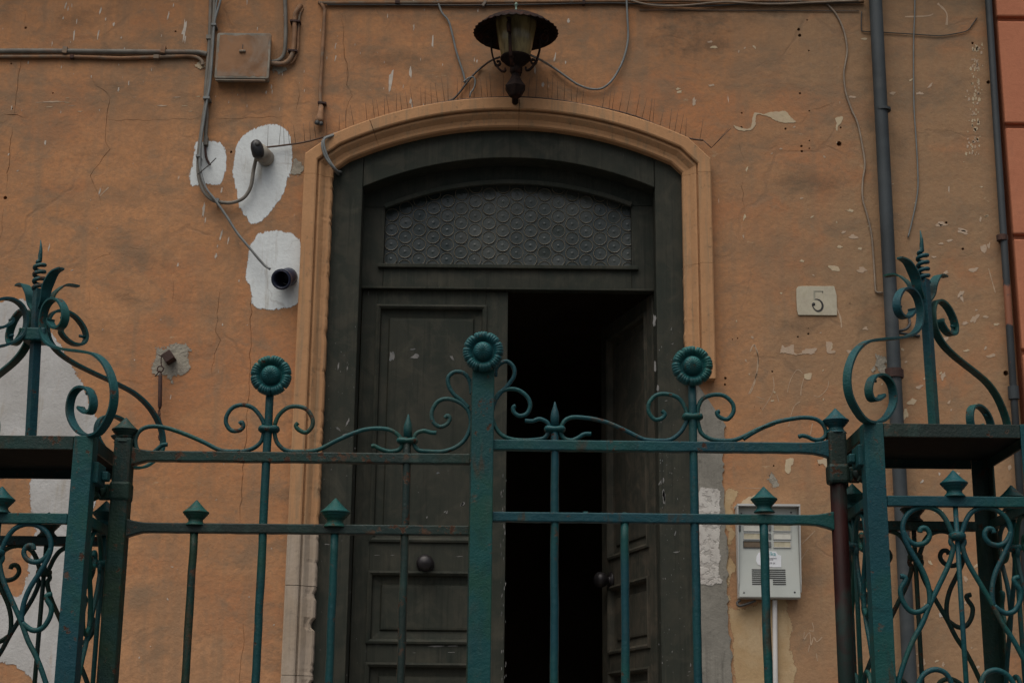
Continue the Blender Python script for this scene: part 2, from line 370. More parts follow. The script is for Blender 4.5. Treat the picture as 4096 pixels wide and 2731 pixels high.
WOOD2 = wood_paint('dusty_door_paint', (.0195, .0240, .0178), (.0275, .0295, .0218), (.043, .0405, .029))
LEAFWOOD = wood_paint('scuffed_leaf_paint', (.032, .034, .026), (.046, .044, .033), (.075, .062, .045))
RUST = plain('rusted_lamp_iron', (.016, .009, .007), .8, var=.5, sc=40, c2=(.060, .022, .012), bump=.002, spec=.15, th=(.5, .68))
RUSTDARK = plain('rusted_hook_iron', (.045, .022, .017), .8, var=.4, sc=50, c2=(.10, .04, .02))
CAPMETAL = plain('verdigris', (.16, .24, .19), .6, var=.3, sc=60)
GREYPIPE = plain('grey_conduit', (.17, .155, .13), .7, var=.35, sc=14, c2=(.22, .11, .055))
OVERPAINT = plain('overpainted_conduit', (.27, .145, .075), .8, var=.4, sc=20, c2=(.17, .14, .105), th=(.46, .6), amt=.8)
LEADGREY = plain('lead_grey_pipe', (.040, .050, .055), .6, var=.35, sc=5, c2=(.074, .080, .080), spec=.3)
RUSTPIPE = plain('blotched_pipe', (.038, .046, .050), .6, var=.3, sc=6, c2=(.27, .10, .05), th=(.56, .6), amt=.9)
CABLE = plain('grey_cable', (.165, .175, .170), .55, var=.25, sc=20)
DARKCABLE = plain('dark_cable', (.055, .050, .045), .6, var=.3, sc=20)
TANCABLE = plain('tan_cable', (.27, .21, .155), .6, var=.35, sc=14)
WIRE = plain('weathered_wire', (.10, .06, .04), .6, var=.3, metal=.3)
BOXMETAL = plain('overpainted_sheet', (.26, .135, .065), .8, var=.4, sc=9, c2=(.24, .20, .155), th=(.5, .66), bump=.002)
BOXEDGE = plain('scraped_sheet', (.25, .225, .18), .8, var=.4, sc=18, c2=(.22, .12, .06), th=(.5, .65))
BLUECAP = plain('dark_blue_plastic', (.018, .024, .05), .35, var=.3)
BLACK = plain('black_plastic', (.015, .016, .018), .4, var=.3, c2=(.05, .05, .05))
DUCT = plain('dirty_plastic_duct', (.30, .27, .22), .6, var=.4, sc=16)
ALU = plain('intercom_enamel', (.45, .475, .44), .4, var=.08, sc=10, c2=(.45, .46, .42), amt=.5)
ALUSIDE = plain('intercom_housing', (.45, .45, .43), .4, var=.1, sc=10)
PAPER = plain('yellowed_card', (.46, .42, .30), .7, var=.25, sc=40)
PAPER2 = plain('white_card', (.56, .55, .48), .7, var=.15, sc=40)
BROWNCARD = plain('brown_card', (.13, .095, .06), .6, var=.25, sc=40)
BUTTON = plain('grey_button', (.13, .135, .13), .4)
SLOT = plain('dark_slot', (.035, .034, .032), .6)
STICKER = plain('white_sticker', (.66, .68, .70), .5, var=.08)
INKTEAL = plain('teal_ink', (.06, .28, .30), .6, var=.1)
INKGREY = plain('grey_ink', (.14, .13, .15), .6, var=.1)
WHITEPIPE = plain('white_pvc', (.58, .57, .55), .4, var=.15, sc=8)
MARBLE = render_coat('yellowed_marble', (.43, .395, .30), (.39, .35, .27), (.33, .30, .19), 20, .002)
INK = plain('engraved_black', (.02, .02, .019), .6)
WORNINK = plain('worn_engraving', (.27, .26, .20), .7)
CHIP = plain('pale_paint_chip', (.19, .185, .175), .8, var=.5, sc=30, c2=(.08, .11, .13))
BRASS = plain('dark_knob', (.026, .023, .024), .38, metal=.3, var=.3, spec=.35)
HALL = plain('dark_hall_paint', (.30, .24, .17), .9, var=.2, sc=3)
ASPHALT = plain('asphalt', (.06, .06, .058), .9, var=.3, sc=20)
FLAG = plain('paving_stone', (.16, .15, .14), .85, var=.3, sc=6)
def glass_mat():
    a = M('bottle_glass'); v = a.obj(); n1 = a.noise(v, 25, 3); b = a.noise(a.pos(), 2.2, 3)
    col = a.mix(a.ramp(b, .35, .65), (.016, .026, .026), (.052, .060, .053)); col = a.mix(a.ramp(n1, .45, .8, 0, .4), col, (.04, .037, .03))
    return a.out(col, a.ramp(n1, .3, .7, .22, .48), a.noise(v, 60, 3), .0012, spec=.35)
GLASS = glass_mat()
LEAD = plain('dusty_leading', (.20, .175, .125), .8, var=.35, sc=45, c2=(.10, .09, .07))
def lamp_glass():
    a = M('clouded_lamp_glass'); v = a.obj(); x, y, z = a.sep(v)
    s1 = a.noise(v, (30, 30, 3), 4, .6, .4)
    col = a.mix(a.ramp(s1, .42, .66), (.29, .235, .11), (.12, .095, .045))
    a.p.inputs['Subsurface Weight'].default_value = .3; a.p.inputs['Subsurface Radius'].default_value = (.03, .025, .01); a.p.inputs['Subsurface Scale'].default_value = .5
    return a.out(col, .25, a.noise(v, 30), .001, spec=.5)
LAMPGLASS = lamp_glass()

# ------------------------------------------------------------------ setting: street, terrace, steps
TERR = 1.2
def setting(name, mb, mat):
    o = part(name, mb, mat); o['kind'] = 'structure'; return o
s_ = MB(); s_.add([(-60, -70, 0), (60, -70, 0), (60, 20, 0), (-60, 20, 0)], [(0, 1, 2, 3)]); setting('street', s_, ASPHALT)
setting('terrace', MB().box((-5, -2.42, 0), (2.6, -.001, TERR)), FLAG)
for i in range(6):
    setting('step', MB().box((-1.1, -2.42-.3*(i+1), 0), (1.1, -2.42-.3*i-.001, TERR-.18*(i+1)-.001)), FLAG)

# ------------------------------------------------------------------ the house front
house = thing('house', 'peeling ochre house front with an arched doorway, one dark door leaf ajar', 'building', (0, 0, 0))
# doorway path (inner edge of the moulded surround)
XL = P('T', 764, 430, 0).x; XR = P('T', 1567, 430, 0).x
ZSL = P('T', 764, 392, 0).z; ZSR = P('T', 1567, 398, 0).z
arch = arc3(xz(P('T', 800, 368, 0)), xz(P('T', 1180, 293, 0)), xz(P('T', 1542, 375, 0)), 40)
path = [(XL, TERR), (XL, ZSL)] + arch + [(XR, ZSR), (XR, TERR)]
hole = offset(path, .05)

XCORNER = P('C', 2196, 800, -.02).x
wall_outline = [(-5.5, TERR-.05), (hole[0][0], TERR-.05)] + hole[1:-1] + [(hole[-1][0], TERR-.05), (XCORNER-.006, TERR-.05), (XCORNER-.006, 6.2), (-5.5, 6.2)]
cuts = []     # (outline, depth)
def drill(z, x, y, r):
    c = P(z, x, y, 0); rr = r/ZOOM[z][2]*px_m(c); ph = random.random()*6
    cuts.append(([(c.x+rr*(1+.3*mnoise.noise(Vector((math.cos(a)*1.3, math.sin(a)*1.3, c.x*9))))*math.cos(a), c.z+rr*(1+.3*mnoise.noise(Vector((math.cos(a)*1.3, math.sin(a)*1.3, c.z*9))))*math.sin(a)) for a in [ph+2*math.pi*i/9 for i in range(9)]], .03)); return c, rr
HOLES = []
for q in [('C',833,200,11),('C',840,240,12),('C',902,342,6),('C',842,630,8),('C',735,765,12),('C',448,860,9),('C',745,868,8),('C',1098,805,17),('C',1105,968,18),
          ('C',905,1000,6),('C',852,985,9),('C',855,1020,9),('C',2005,292,9),('C',2112,555,13),('C',1828,1500,9),('C',450,762,7),('C',905,748,6),('C',1117,860,7),('C',890,137,6),('C',906,948,5),
          ('H',1075,240,9),('H',1360,1060,18),('H',55,800,8),('H',330,600,4),('A',1553,1022,9),('A',1180,212,7),('A',355,627,6),('A',172,188,9),('A',80,730,8),('A',35,1330,13),('A',75,430,6),
          ('J',538,182,9),('J',845,40,12),('J',822,18,10),('V',430,105,9),('V',522,30,6),('V',198,415,8),('V',212,1258,8),('V',180,1350,10),('V',335,1285,9),('V',380,1218,8),('V',612,1215,11),('V',685,1250,9),('V',620,1252,6),('V',95,742,4),('V',40,730,4),
          ('G',1900,197,5),('G',1938,190,6),('G',1848,483,10),('G',1845,530,8),('G',2195,435,7)]:
    HOLES.append(drill(*q))
def crack(z, pts, wd, depth=.0035):
    p = [xz(q) for q in PS(z, pts, 0)]; fine = []
    for i in range(len(p)-1):
        a, b = Vector(p[i]), Vector(p[i+1]); k = max(1, int((b-a).length/.022)); t = (b-a).normalized(); n = Vector((-t.y, t.x))
        for j in range(k): fine.append(a.lerp(b, j/k)+n*random.uniform(-.0045, .0045))
    fine.append(Vector(p[-1])); L, Rr = [], []
    for i, q in enumerate(fine):
        t = (fine[min(i+1, len(fine)-1)]-fine[max(i-1, 0)]).normalized(); n = Vector((-t.y, t.x))
        e = min(i, len(fine)-1-i)/3; ww = wd*min(1, .15+e)*(.4+.7*random.random())*.38
        L.append(q+n*ww); Rr.append(q-n*ww)
    cuts.append(([tuple(q) for q in L + Rr[::-1]], depth))
crack('F', [(197,-180),(190,-60),(197,0),(180,90),(188,190),(180,300),(183,370),(168,600),(160,750),(150,900),(135,1080),(130,1250),(115,1400),(108,1538)], .0042)
crack('W', [(-45,1100),(-38,1250),(-60,1400),(-72,1520),(-82,1640)], .003)
crack('D', [(1540,440),(1530,530),(1515,620),(1510,740),(1530,800),(1500,900),(1480,1000),(1482,1060)], .003)
crack('A', [(600,500),(640,580),(720,620),(740,660),(730,740),(715,850),(700,940),(735,1000),(690,1050),(660,1100),(610,1180),(640,1250),(670,1310),(680,1400)], .0028)
crack('B', [(232,80),(240,240),(260,380),(258,470),(285,530),(262,600),(255,660),(230,690)], .003)
crack('A', [(175,60),(165,180)], .002)
crack('A', [(160,330),(120,520),(95,780)], .003); crack('A', [(88,860),(60,1080),(40,1280)], .0035); crack('A', [(28,1400),(15,1500),(8,1640)], .003)
crack('A', [(-20,777),(80,776),(190,789)], .006); crack('A', [(700,808),(850,809),(1200,803),(1360,799)], .0022); crack('A', [(1430,797),(1700,791),(1950,785)], .0022)
crack('A', [(1995,540),(2015,600),(2005,690),(1990,760)], .003); crack('A', [(2310,300),(2335,480),(2330,590)], .002)
crack('C', [(815,826),(850,820),(880,790),(898,760)], .003); crack('C', [(435,950),(445,1030),(475,1090)], .002); crack('C', [(470,1180),(450,1260),(460,1350),(465,1430)], .002)
crack('C', [(905,740),(980,730),(1090,692)], .002)
crack('D', [(380,830),(385,950),(430,1080)], .0028); crack('D', [(620,440),(630,600)], .0022); crack('D', [(640,250),(760,205),(800,150)], .003)
crack('D', [(880,150),(1030,170)], .0025); crack('D', [(1200,330),(1215,400),(1195,560)], .0026); crack('D', [(850,500),(920,460)], .0024)
crack('W', [(150,180),(230,140),(300,125)], .002)

def wall_mesh():
    verts, faces = [], []
    def addf(pts): faces.append(list(range(len(verts), len(verts)+len(pts)))); verts.extend(Vector(p) for p in pts)
    for i, (c, d) in enumerate(cuts):
        if sum(c[j][0]*c[(j+1) % len(c)][1]-c[(j+1) % len(c)][0]*c[j][1] for j in range(len(c))) < 0: cuts[i] = (c[::-1], d)
    addf(wall_outline)
    for c, _ in cuts: addf(c)
    vo, eo, fo, vi, ei, fi = delaunay_2d_cdt(verts, [], faces, 1, 1e-6)
    mb = MB()
    mb.add([(q.x, 0, q.y) for q in vo], [f for f, src in zip(fo, fi) if list(src) == [0]])
    for c, d in cuts:
        n = len(c); cx = sum(p[0] for p in c)/n; cz = sum(p[1] for p in c)/n
        mb.add([(p[0], 0, p[1]) for p in c] + [(p[0], d, p[1]) for p in c], [(i, (i+1) % n, n+(i+1) % n, n+i) for i in range(n)] + [tuple(range(n, 2*n))])
    ht = hole
    n = len(ht)   # reveal of the doorway
    mb.add([(p[0], 0, p[1]) for p in ht] + [(p[0], .42, p[1]) for p in ht], [(i, i+1, n+i+1, n+i) for i in range(n-1)])
    mb.box((XCORNER-.006, .0005, TERR-.05), (XCORNER-.016, .06, 6.2)); mb.box((XCORNER-.02, .0605, TERR-.05), (XCORNER+.04, .07, 6.2))
    mb.box((-5.5, .43, TERR), (hole[0][0]-.02, .46, 6.2)); mb.box((hole[-1][0]+.02, .43, TERR), (XCORNER+.03, .46, 6.2)); mb.box((hole[0][0]-.02, .43, max(p[1] for p in hole)+.02), (hole[-1][0]+.02, .46, 6.2))
    return mb
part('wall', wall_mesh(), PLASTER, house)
# unseen ledge above the view, added to shade the top of the wall
part('added_shade_ledge', MB().extrude([(-5.5, 5.0), (XCORNER, 5.0), (XCORNER, 5.22), (-5.5, 5.22)], -.22, -.002), PLASTER, house)

COATN = [0]
def soft_sheet(name, z, pts, mat, parent, step=.0075, Y0=None):
    """a thin coat whose edge thins out: the distance to its outline is kept on the points."""
    q = [(p.x, p.z) for p in smooth([Vector((p.x, 0, p.z)) for p in PS(z, pts + [pts[0]], 0)], 5)][:-1] if False else [(p.x, p.z) for p in smooth(PS(z, pts + [pts[0]], 0), 5)][:-1]
    A = np.array(q); B = np.roll(A, -1, 0); mg = .025
    xs_ = np.arange(A[:, 0].min()-mg, A[:, 0].max()+mg+step, step); zs_ = np.arange(A[:, 1].min()-mg, A[:, 1].max()+mg+step, step)
    X, Z = np.meshgrid(xs_, zs_); Pn = np.stack([X.ravel(), Z.ravel()], 1); dmin = np.full(len(Pn), 9.); inside = np.zeros(len(Pn), bool)
    for a_, b_ in zip(A, B):
        d_ = b_-a_; L2 = max(1e-12, d_ @ d_); t_ = np.clip(((Pn-a_) @ d_)/L2, 0, 1); dmin = np.minimum(dmin, np.hypot(*(Pn-(a_+t_[:, None]*d_)).T))
        c_ = (a_[1] > Pn[:, 1]) != (b_[1] > Pn[:, 1])
        if abs(d_[1]) > 1e-12: inside ^= c_ & (Pn[:, 0] < d_[0]*(Pn[:, 1]-a_[1])/d_[1]+a_[0])
    sd_ = np.where(inside, dmin, -dmin); nx = len(xs_); keep = sd_ > -mg
    idx = -np.ones(len(Pn), int); faces = []
    for r in range(len(zs_)-1):
        for c_ in range(nx-1):
            k4 = (r*nx+c_, r*nx+c_+1, (r+1)*nx+c_+1, (r+1)*nx+c_)
            if all(keep[i_] for i_ in k4): faces.append(k4)
    used = sorted({i_ for f in faces for i_ in f}); idx[used] = range(len(used)); COATN[0] += 1
    yy = Y0 if Y0 is not None else -.0008-.00025*(COATN[0] % 9)
    me = bpy.data.meshes.new(name); me.from_pydata([(Pn[i_][0], yy, Pn[i_][1]) for i_ in used], [], [tuple(int(idx[i_]) for i_ in f) for f in faces])
    at = me.attributes.new('coat', 'FLOAT', 'POINT'); at.data.foreach_set('value', sd_[used].astype(np.float32)); me.materials.append(mat)
    o = link(name, me, parent); ORG[o.name] = ORG[parent.name]; return o
def patch(name, z, pts, amp, mat, t=.0025, seed=0, fine=1.0, parent=house, label=None, step=.0035):
    if mat.name in ('whitewash', 'worn_whitewash', 'grey_cement', 'yellow_undercoat', 'white_roughcast'):
        o = soft_sheet(name, z, pts, mat, parent, .011 if mat.name == 'worn_whitewash' else .0065, -.0078 if mat.name == 'white_roughcast' else None)
        if label: o['label'] = label
        return o
    o = part(name, MB().extrude(ragged([xz(q) for q in PS(z, pts, 0)], amp, step, seed, fine), -t, .0004), mat, parent)
    if label: o['label'] = label
    return o
patch('whitewash_patch', 'A', [(1320,960),(1400,948),(1480,962),(1515,1010),(1525,1120),(1495,1215),(1440,1245),(1360,1230),(1290,1250),(1272,1180),(1300,1060)], .008, WHITEWASH, seed=1)
patch('whitewash_patch', 'A', [(1800,837),(1850,830),(1910,862),(1950,920),(1968,1010),(1963,1100),(1940,1200),(1900,1310),(1850,1380),(1800,1450),(1740,1498),(1690,1503),(1640,1450),(1600,1360),(1577,1240),(1567,1120),(1577,1020),(1602,950),(1650,900),(1720,857)], .005, WHITEWASH, seed=2)
patch('whitewash_patch', 'T', [(590,537),(640,530),(688,550),(692,600),(690,690),(640,710),(585,704),(575,660),(567,640),(570,580)], .005, WHITEWASH, seed=3)
patch('whitewash_patch', 'T', [(-60,700),(0,690),(52,690),(85,735),(130,785),(160,830),(188,880),(205,930),(232,985),(226,1100),(214,1180),(196,1260),(188,1330),(160,1480),(142,1610),(110,1600),(58,1545),(20,1525),(-60,1500),(-60,1350),(30,1370),(60,1330),(78,1240),(74,1180),(66,1120),(60,1080),(-60,1082)], .014, OLDWASH, seed=4, label='large worn whitewashed area behind the iron pillar')
patch('cement_patch', 'D', [(1095,872),(1150,850),(1200,832),(1270,832),(1328,870),(1305,905),(1328,950),(1320,1010),(1260,1045),(1215,1055),(1205,1100),(1140,1045),(1065,1030),(1085,930)], .010, CEMENT, t=.004, seed=5)
patch('cement_patch', 'A', [(1955,1040),(2000,1080),(2030,1110),(2040,1170),(2000,1180),(1950,1160),(1975,1100)], .008, CEMENT, t=.003, seed=6)
patch('cement_patch', 'A', [(1835,440),(1890,452),(1915,470),(1880,512),(1850,490)], .006, CEMENT, t=.003, seed=8)
patch('cement_patch', 'A', [(1310,445),(1345,410),(1375,420),(1378,455),(1340,462)], .006, CREAM, t=.003, seed=9)
patch('cement_patch', 'H', [(500,950),(560,960),(575,1060),(540,1080),(500,1010),(480,1060)], .008, CEMENT, t=.003, seed=10)
for gi, (z, pts) in enumerate([('A', [(1010,430),(1200,425),(1370,450),(1370,500),(1240,500),(1100,480)]), ('A', [(1830,220),(1910,240),(1960,430),(2000,520),(1880,540),(1830,480)]), ('A', [(2070,720),(2150,690),(2260,760),(2300,900),(2120,930),(2060,860)]),
        ('A', [(0,-20),(100,-20),(110,160),(60,210),(0,200)]), ('A', [(350,90),(640,20),(830,-20),(860,40),(700,140),(480,210),(370,200)]), ('A', [(1480,560),(1790,555),(1800,640),(1600,660),(1500,620)]), ('A', [(260,1000),(420,1060),(560,980),(640,1010),(500,1110),(300,1090)]), ('A', [(560,560),(800,540),(1150,590),(1300,650),(1000,640),(700,610)]),
        ('B', [(150,30),(900,40),(1000,60),(760,130),(400,120),(180,150)]), ('B', [(1500,40),(2200,60),(2352,120),(2100,150),(1800,140)]), ('B', [(1850,180),(2352,160),(2352,330),(2100,300),(1900,270)]), ('B', [(300,280),(600,260),(800,330),(550,380),(330,350)]),
        ('C', [(-100,90),(300,60),(700,80),(500,170),(200,230),(-100,240)]), ('C', [(-100,300),(250,250),(330,330),(120,400),(-100,420)]), ('C', [(640,1150),(900,1120),(1150,1180),(1100,1330),(850,1340),(680,1250)]), ('C', [(1220,420),(1330,380),(1350,800),(1300,900),(1230,700)]), ('C', [(1430,860),(1600,900),(1560,1050),(1450,1000)]), ('C', [(0,60),(1300,30),(1300,100),(600,110),(0,110)]),
        ('H', [(-150,700),(100,690),(230,760),(60,830),(-130,800)]), ('H', [(330,560),(470,520),(540,700),(430,900),(330,760)]), ('D', [(540,700),(720,690),(860,760),(680,780)]), ('D', [(880,200),(1060,160),(1240,330),(1000,310)]), ('D', [(700,440),(930,420),(960,560),(760,540)]), ('E', [(880,420),(1000,380),(1060,520),(950,560)]), ('W', [(170,120),(290,100),(290,260),(200,230)]),
        ('J', [(1040,560),(1130,520),(1180,760),(1080,900),(1045,760)])]):
    soft_sheet('grime_stain', z, pts, GRIME, house, .012, -.0004-.00003*(gi % 9))
# torn-out right jamb: cement with white roughcast and an ochre undercoat beside it
ZE = P('G', 1700, 505, 0).z
sx0 = hole[-1][0]
def zc(y): return P('S', 2830, y, 0).z
jp = PS('J', [(470,-370),(462,-200),(458,-60),(455,80),(462,300),(490,560),(488,830),(490,1000),(505,1200),(520,1400),(535,1568),(545,1800)], 0)
part('cement_strip', MB().extrude([(sx0-.012, zc(2900)), (sx0-.012, ZE-.004)] + ragged([xz(q) for q in jp], .004, .006, 11)[:-60:1] + [(xz(jp[-1])[0], zc(2900))] if False else [(sx0-.012, TERR), (sx0-.012, ZE-.004)] + [(q.x+random.uniform(-.006, .006), q.z) for q in smooth(jp, 6) if TERR < q.z < ZE-.004] + [(jp[-1].x, TERR)], -.006, .0004), STRIPCEM, house)
patch('roughcast_patch', 'J', [(285,95),(330,100),(380,98),(425,110),(440,170),(430,260),(440,400),(425,520),(440,620),(420,760),(450,800),(400,820),(350,838),(300,826),(255,790),(245,500),(250,200)], .007, ROUGHCAST, t=.011, seed=12)
patch('undercoat_patch', 'J', [(470,105),(550,110),(575,135),(560,190),(530,220),(545,300),(505,380),(545,450),(500,560),(545,700),(500,830),(515,1000),(560,1000),(640,1000),(760,960),(860,940),(930,960),(980,1150),(950,1200),(990,1400),(1010,1568),(1000,1800),(560,1800),(545,1568),(530,1400),(515,1200),(500,1000),(492,830),(495,560),(470,380),(462,250)], .008, YELLOW, t=.002, seed=13)
patch('undercoat_patch', 'J', [(590,215),(620,180),(680,155),(720,150),(720,190),(650,220)], .004, CREAM, t=.002, seed=14)
# places where the paint has fallen off
patch('bared_patch', 'C', [(395,845),(440,862),(500,868),(518,830),(522,800),(538,760),(600,770),(640,757),(700,753),(745,752),(780,792),(812,824),(740,828),(680,815),(640,792),(600,780),(548,778),(540,850),(500,880),(425,878)], .0025, CREAM, t=.0015, seed=15, step=.004)
patch('bared_patch', 'C', [(1075,800),(1100,790),(1130,790),(1120,830),(1100,850),(1092,885),(1082,860),(1088,830)], .002, CREAM, t=.0012, seed=16, step=.003)
patch('bared_patch', 'V', [(320,1205),(350,1195),(388,1195),(385,1240),(365,1265),(355,1320),(335,1328),(315,1300)], .003, CREAM, t=.0012, seed=17, step=.003)
patch('bared_patch', 'V', [(160,1355),(200,1340),(235,1385),(245,1440),(215,1462),(180,1430)], .003, CEMENT, t=.0012, seed=18, step=.003)
patch('bared_patch', 'V', [(600,1205),(640,1200),(690,1175),(690,1285),(660,1250),(610,1240)], .003, CREAM, t=.0012, seed=19, step=.003)
patch('bared_patch', 'V', [(268,255),(290,185),(320,200),(390,172),(400,250),(460,250),(475,225),(600,205),(560,245),(420,268),(380,262),(300,250)], .003, PINKISH, t=.0012, seed=20, step=.003)
patch('bared_patch', 'V', [(680,150),(735,155),(720,220),(760,228),(755,250),(690,245)], .002, PINKISH, t=.0012, seed=21, step=.003)
patch('bared_patch', 'V', [(485,440),(550,430),(540,485),(490,480)], .002, CREAM, t=.0012, seed=22, step=.003)

# flecks, splashes and scratches too small to pick apart
def fleck(mb, z, x, y, s, asp=.6, ang=None, t=.0009, Y=0.):
    c = P(z, x, y, Y); r = s*.5/ZOOM[z][2]*px_m(c); a0 = random.uniform(0, 3.1) if ang is None else ang; k = random.randint(9, 13)
    pts = []
    for i in range(k):
        a = 2*math.pi*i/k; q = random.uniform(.45, 1.25); u, v_ = r*q*math.cos(a), r*q*asp*math.sin(a)
        pts.append((c.x+u*math.cos(a0)-v_*math.sin(a0), c.z+u*math.sin(a0)+v_*math.cos(a0)))
    mb.extrude(pts, Y-t, Y+.0003)
cream, pink, white = MB(), MB(), MB()
for (x, y, s, a) in [(235,285,45,.1),(260,320,55,.1),(430,350,28,1.5),(470,325,25,1),(535,320,38,-.8),(130,690,70,1.5),(25,620,55,.1),(1590,540,32,.6),(1200,655,55,.1),(1465,630,60,0),(1720,580,55,.9),(485,1140,48,1.2),(468,1465,45,1.3),(1180,1420,60,.05),(1775,1518,60,.15),(1940,1550,75,-.4),(2065,1260,25,0),(2100,1455,30,.4),(1275,265,50,0),(925,1462,30,.5),(245,577,50,.05),(20,600,40,0),(1650,630,60,.1),(1110,690,20,1.5)]:
    fleck(random.choice((cream, pink)), 'C', x, y, s, .38, a)
for (x, y, s, a) in [(350,160,65,-.2),(395,240,36,0),(225,370,80,-.4),(410,380,75,-.1),(430,765,48,0),(200,890,55,1.2),(60,915,110,.1),(330,920,50,-.2),(50,1080,45,.3),(1060,540,65,.9),(990,185,42,.2),(940,80,80,0),(1075,130,70,-.3),(1230,25,30,0),(1190,45,35,1.4),(1155,700,80,.9),(1230,690,45,.2),(1225,895,32,1),(1260,945,60,.1),(1090,730,50,.3),(945,1080,60,1.4),(735,1250,80,.6),(790,1150,50,.3),(960,840,60,1),(1150,380,70,.2),(930,205,40,.1),(1100,910,40,.2),(985,1255,35,1),(700,1330,80,1.4),(15,320,40,0),(290,130,40,.3),(260,228,50,0),(1295,740,40,.2),(1070,570,50,1.5),(885,295,40,0),(700,985,30,.8),(960,400,50,.4),(1245,220,50,1.2),(1210,240,80,1.4)]:
    fleck(random.choice((cream, pink, pink)), 'H', x, y, s, .5, a)
for i in range(120):     # the flaking streak beside the far pipe
    y = random.uniform(290, 1060); fleck(random.choice((cream, cream, pink)), 'C', 2035 - (y-300)*.03 + random.gauss(0, 24), y, random.uniform(8, 34), .6, 1.4)
for i in range(60):
    x, y = random.uniform(2900, 3950), random.uniform(500, 1650)
    if random.random() < .5 + (y-500)/2300: fleck(random.choice((cream, pink)), 'S', x, y, random.uniform(4, 17), .5)
for i in range(45):      # low on the wall behind the pillar grille
    fleck(random.choice((cream, pink)), 'S', random.uniform(3480, 4000), random.uniform(1850, 2700), random.uniform(5, 30), .55)
for (x, y, s) in [(770,170,30),(890,230,22),(1160,235,32),(780,280,28),(910,1130,60),(780,1440,75),(1060,900,40),(1190,1340,40),(1060,1050,30),(1160,460,60),(640,330,45),(655,250,35),(1340,190,40)]:
    fleck(random.choice((white, pink)), 'I', x, y, s, .6)
for (x, y, s) in [(350,685,100),(450,690,40),(450,660,30),(330,720,45),(1190,655,55),(1090,712,80),(1240,712,40),(905,655,30),(1330,650,40),(540,750,45),(1280,750,35),(480,710,40)]:
    fleck(random.choice((cream, pink)), 'A', x, y, s, .13, .04)
for (z, x, y, s) in [('A',440,40,70),('A',425,125,26),('A',710,130,24),('A',660,235,75),('A',497,235,80),('A',1130,110,75),('A',1240,200,190),('A',1245,262,70),('A',350,295,45),('A',515,145,45),('A',1790,622,28),('A',1825,588,26),('A',303,962,40),('A',190,420,28),('A',815,255,20),('A',796,605,36),('A',675,75,65),('A',765,165,30),('A',1490,1280,36),('A',1370,1400,130),('A',1380,1480,50),('A',670,1290,60),('A',1660,5,60),
                     ('B',500,450,140),('B',612,400,90),('B',735,235,75),('B',195,260,45),('B',195,330,50),('B',630,155,45),('B',628,12,30),('B',1345,470,36),('B',1470,347,20),('B',980,340,24),('B',620,600,60),('B',612,560,40),('B',1625,608,35),('B',1410,320,60),('B',1300,390,60),('B',985,60,0+20),('B',1780,350,50),('B',1485,115,40),
                     ('D',1540,70,90),('D',1590,110,60),('D',1515,150,26),('D',1505,215,40),('D',1240,277,34),('D',1550,695,22),('D',1665,390,22),('D',340,160,70),('D',1040,1245,26),('D',1190,1195,50),('W',80,950,60)]:
    fleck(white, z, x, y, s, .16 if s > 40 else .4, 1.5 + random.uniform(-.1, .1))
for i in range(70):
    fleck(white, 'S', random.uniform(0, 1900), random.uniform(0, 450), random.uniform(3, 22), .2, 1.55)
for i in range(40):
    fleck(white, 'S', random.uniform(0, 1100), random.uniform(500, 2700), random.uniform(3, 12), .5)
part('bared_flecks', cream, CREAM, house, stuff=True); part('bared_flecks', pink, PINKISH, house, stuff=True); part('limewash_splashes', white, DRIP, house, stuff=True)
scr = MB()
def scratch(z, pts, wpx):
    p = smooth(PS(z, pts, 0), 4); n = len(p); L, Q = [], []
    for i, q in enumerate(p):
        t = (p[min(i+1, n-1)]-p[max(i-1, 0)]).normalized(); nn = Vector((-t.z, 0, t.x)); ww = wpx/ZOOM[z][2]*px_m(q)*.5*random.uniform(.4, 1.1)
        L.append(xz(q+nn*ww)); Q.append(xz(q-nn*ww))
    scr.strip(L, Q, -.0007, .0003)
for z, pts, wpx in [('G', [(2060,240),(2090,330),(2080,450),(2020,600)], 7), ('V', [(0,240),(35,175),(70,260),(65,380),(40,520),(0,615)], 12), ('V', [(205,460),(215,560),(180,650),(110,760)], 6),
                    ('V', [(335,600),(360,500),(420,400),(470,430)], 7), ('V', [(485,470),(460,560),(455,630)], 10), ('V', [(705,500),(690,570),(620,640),(570,630)], 7), ('V', [(450,685),(400,720),(370,800),(345,910)], 7), ('V', [(560,880),(540,980)], 9), ('V', [(60,640),(110,660),(130,660)], 6), ('V', [(240,620),(260,690)], 6),
                    ('J', [(1130,1110),(1142,1170),(1110,1170)], 7), ('J', [(1065,1245),(1110,1185),(1120,1285),(1140,1220),(1165,1255),(1205,1220)], 9), ('J', [(1070,1180),(1065,1250)], 7), ('J', [(880,1200),(960,1175),(985,1172)], 16), ('J', [(1050,520),(1100,470),(1150,420)], 8), ('J', [(1045,640),(1095,560)], 6), ('J', [(1160,1340),(1170,1400)], 8), ('J', [(1110,1280),(1100,1330)], 6),
                    ('H', [(1245,370),(1270,460),(1290,530)], 10), ('H', [(230,600),(265,690),(275,760)], 14), ('A', [(240,690),(330,688),(440,684)], 6), ('A', [(730,1260),(670,1320)], 9), ('C', [(1550,115),(1700,110),(1740,95)], 10), ('C', [(1770,25),(1830,90),(1830,170)], 18), ('J', [(620,95),(760,100)], 4)]:
    scratch(z, pts, wpx)
part('scratches', scr, SCRATCH, house, stuff=True)

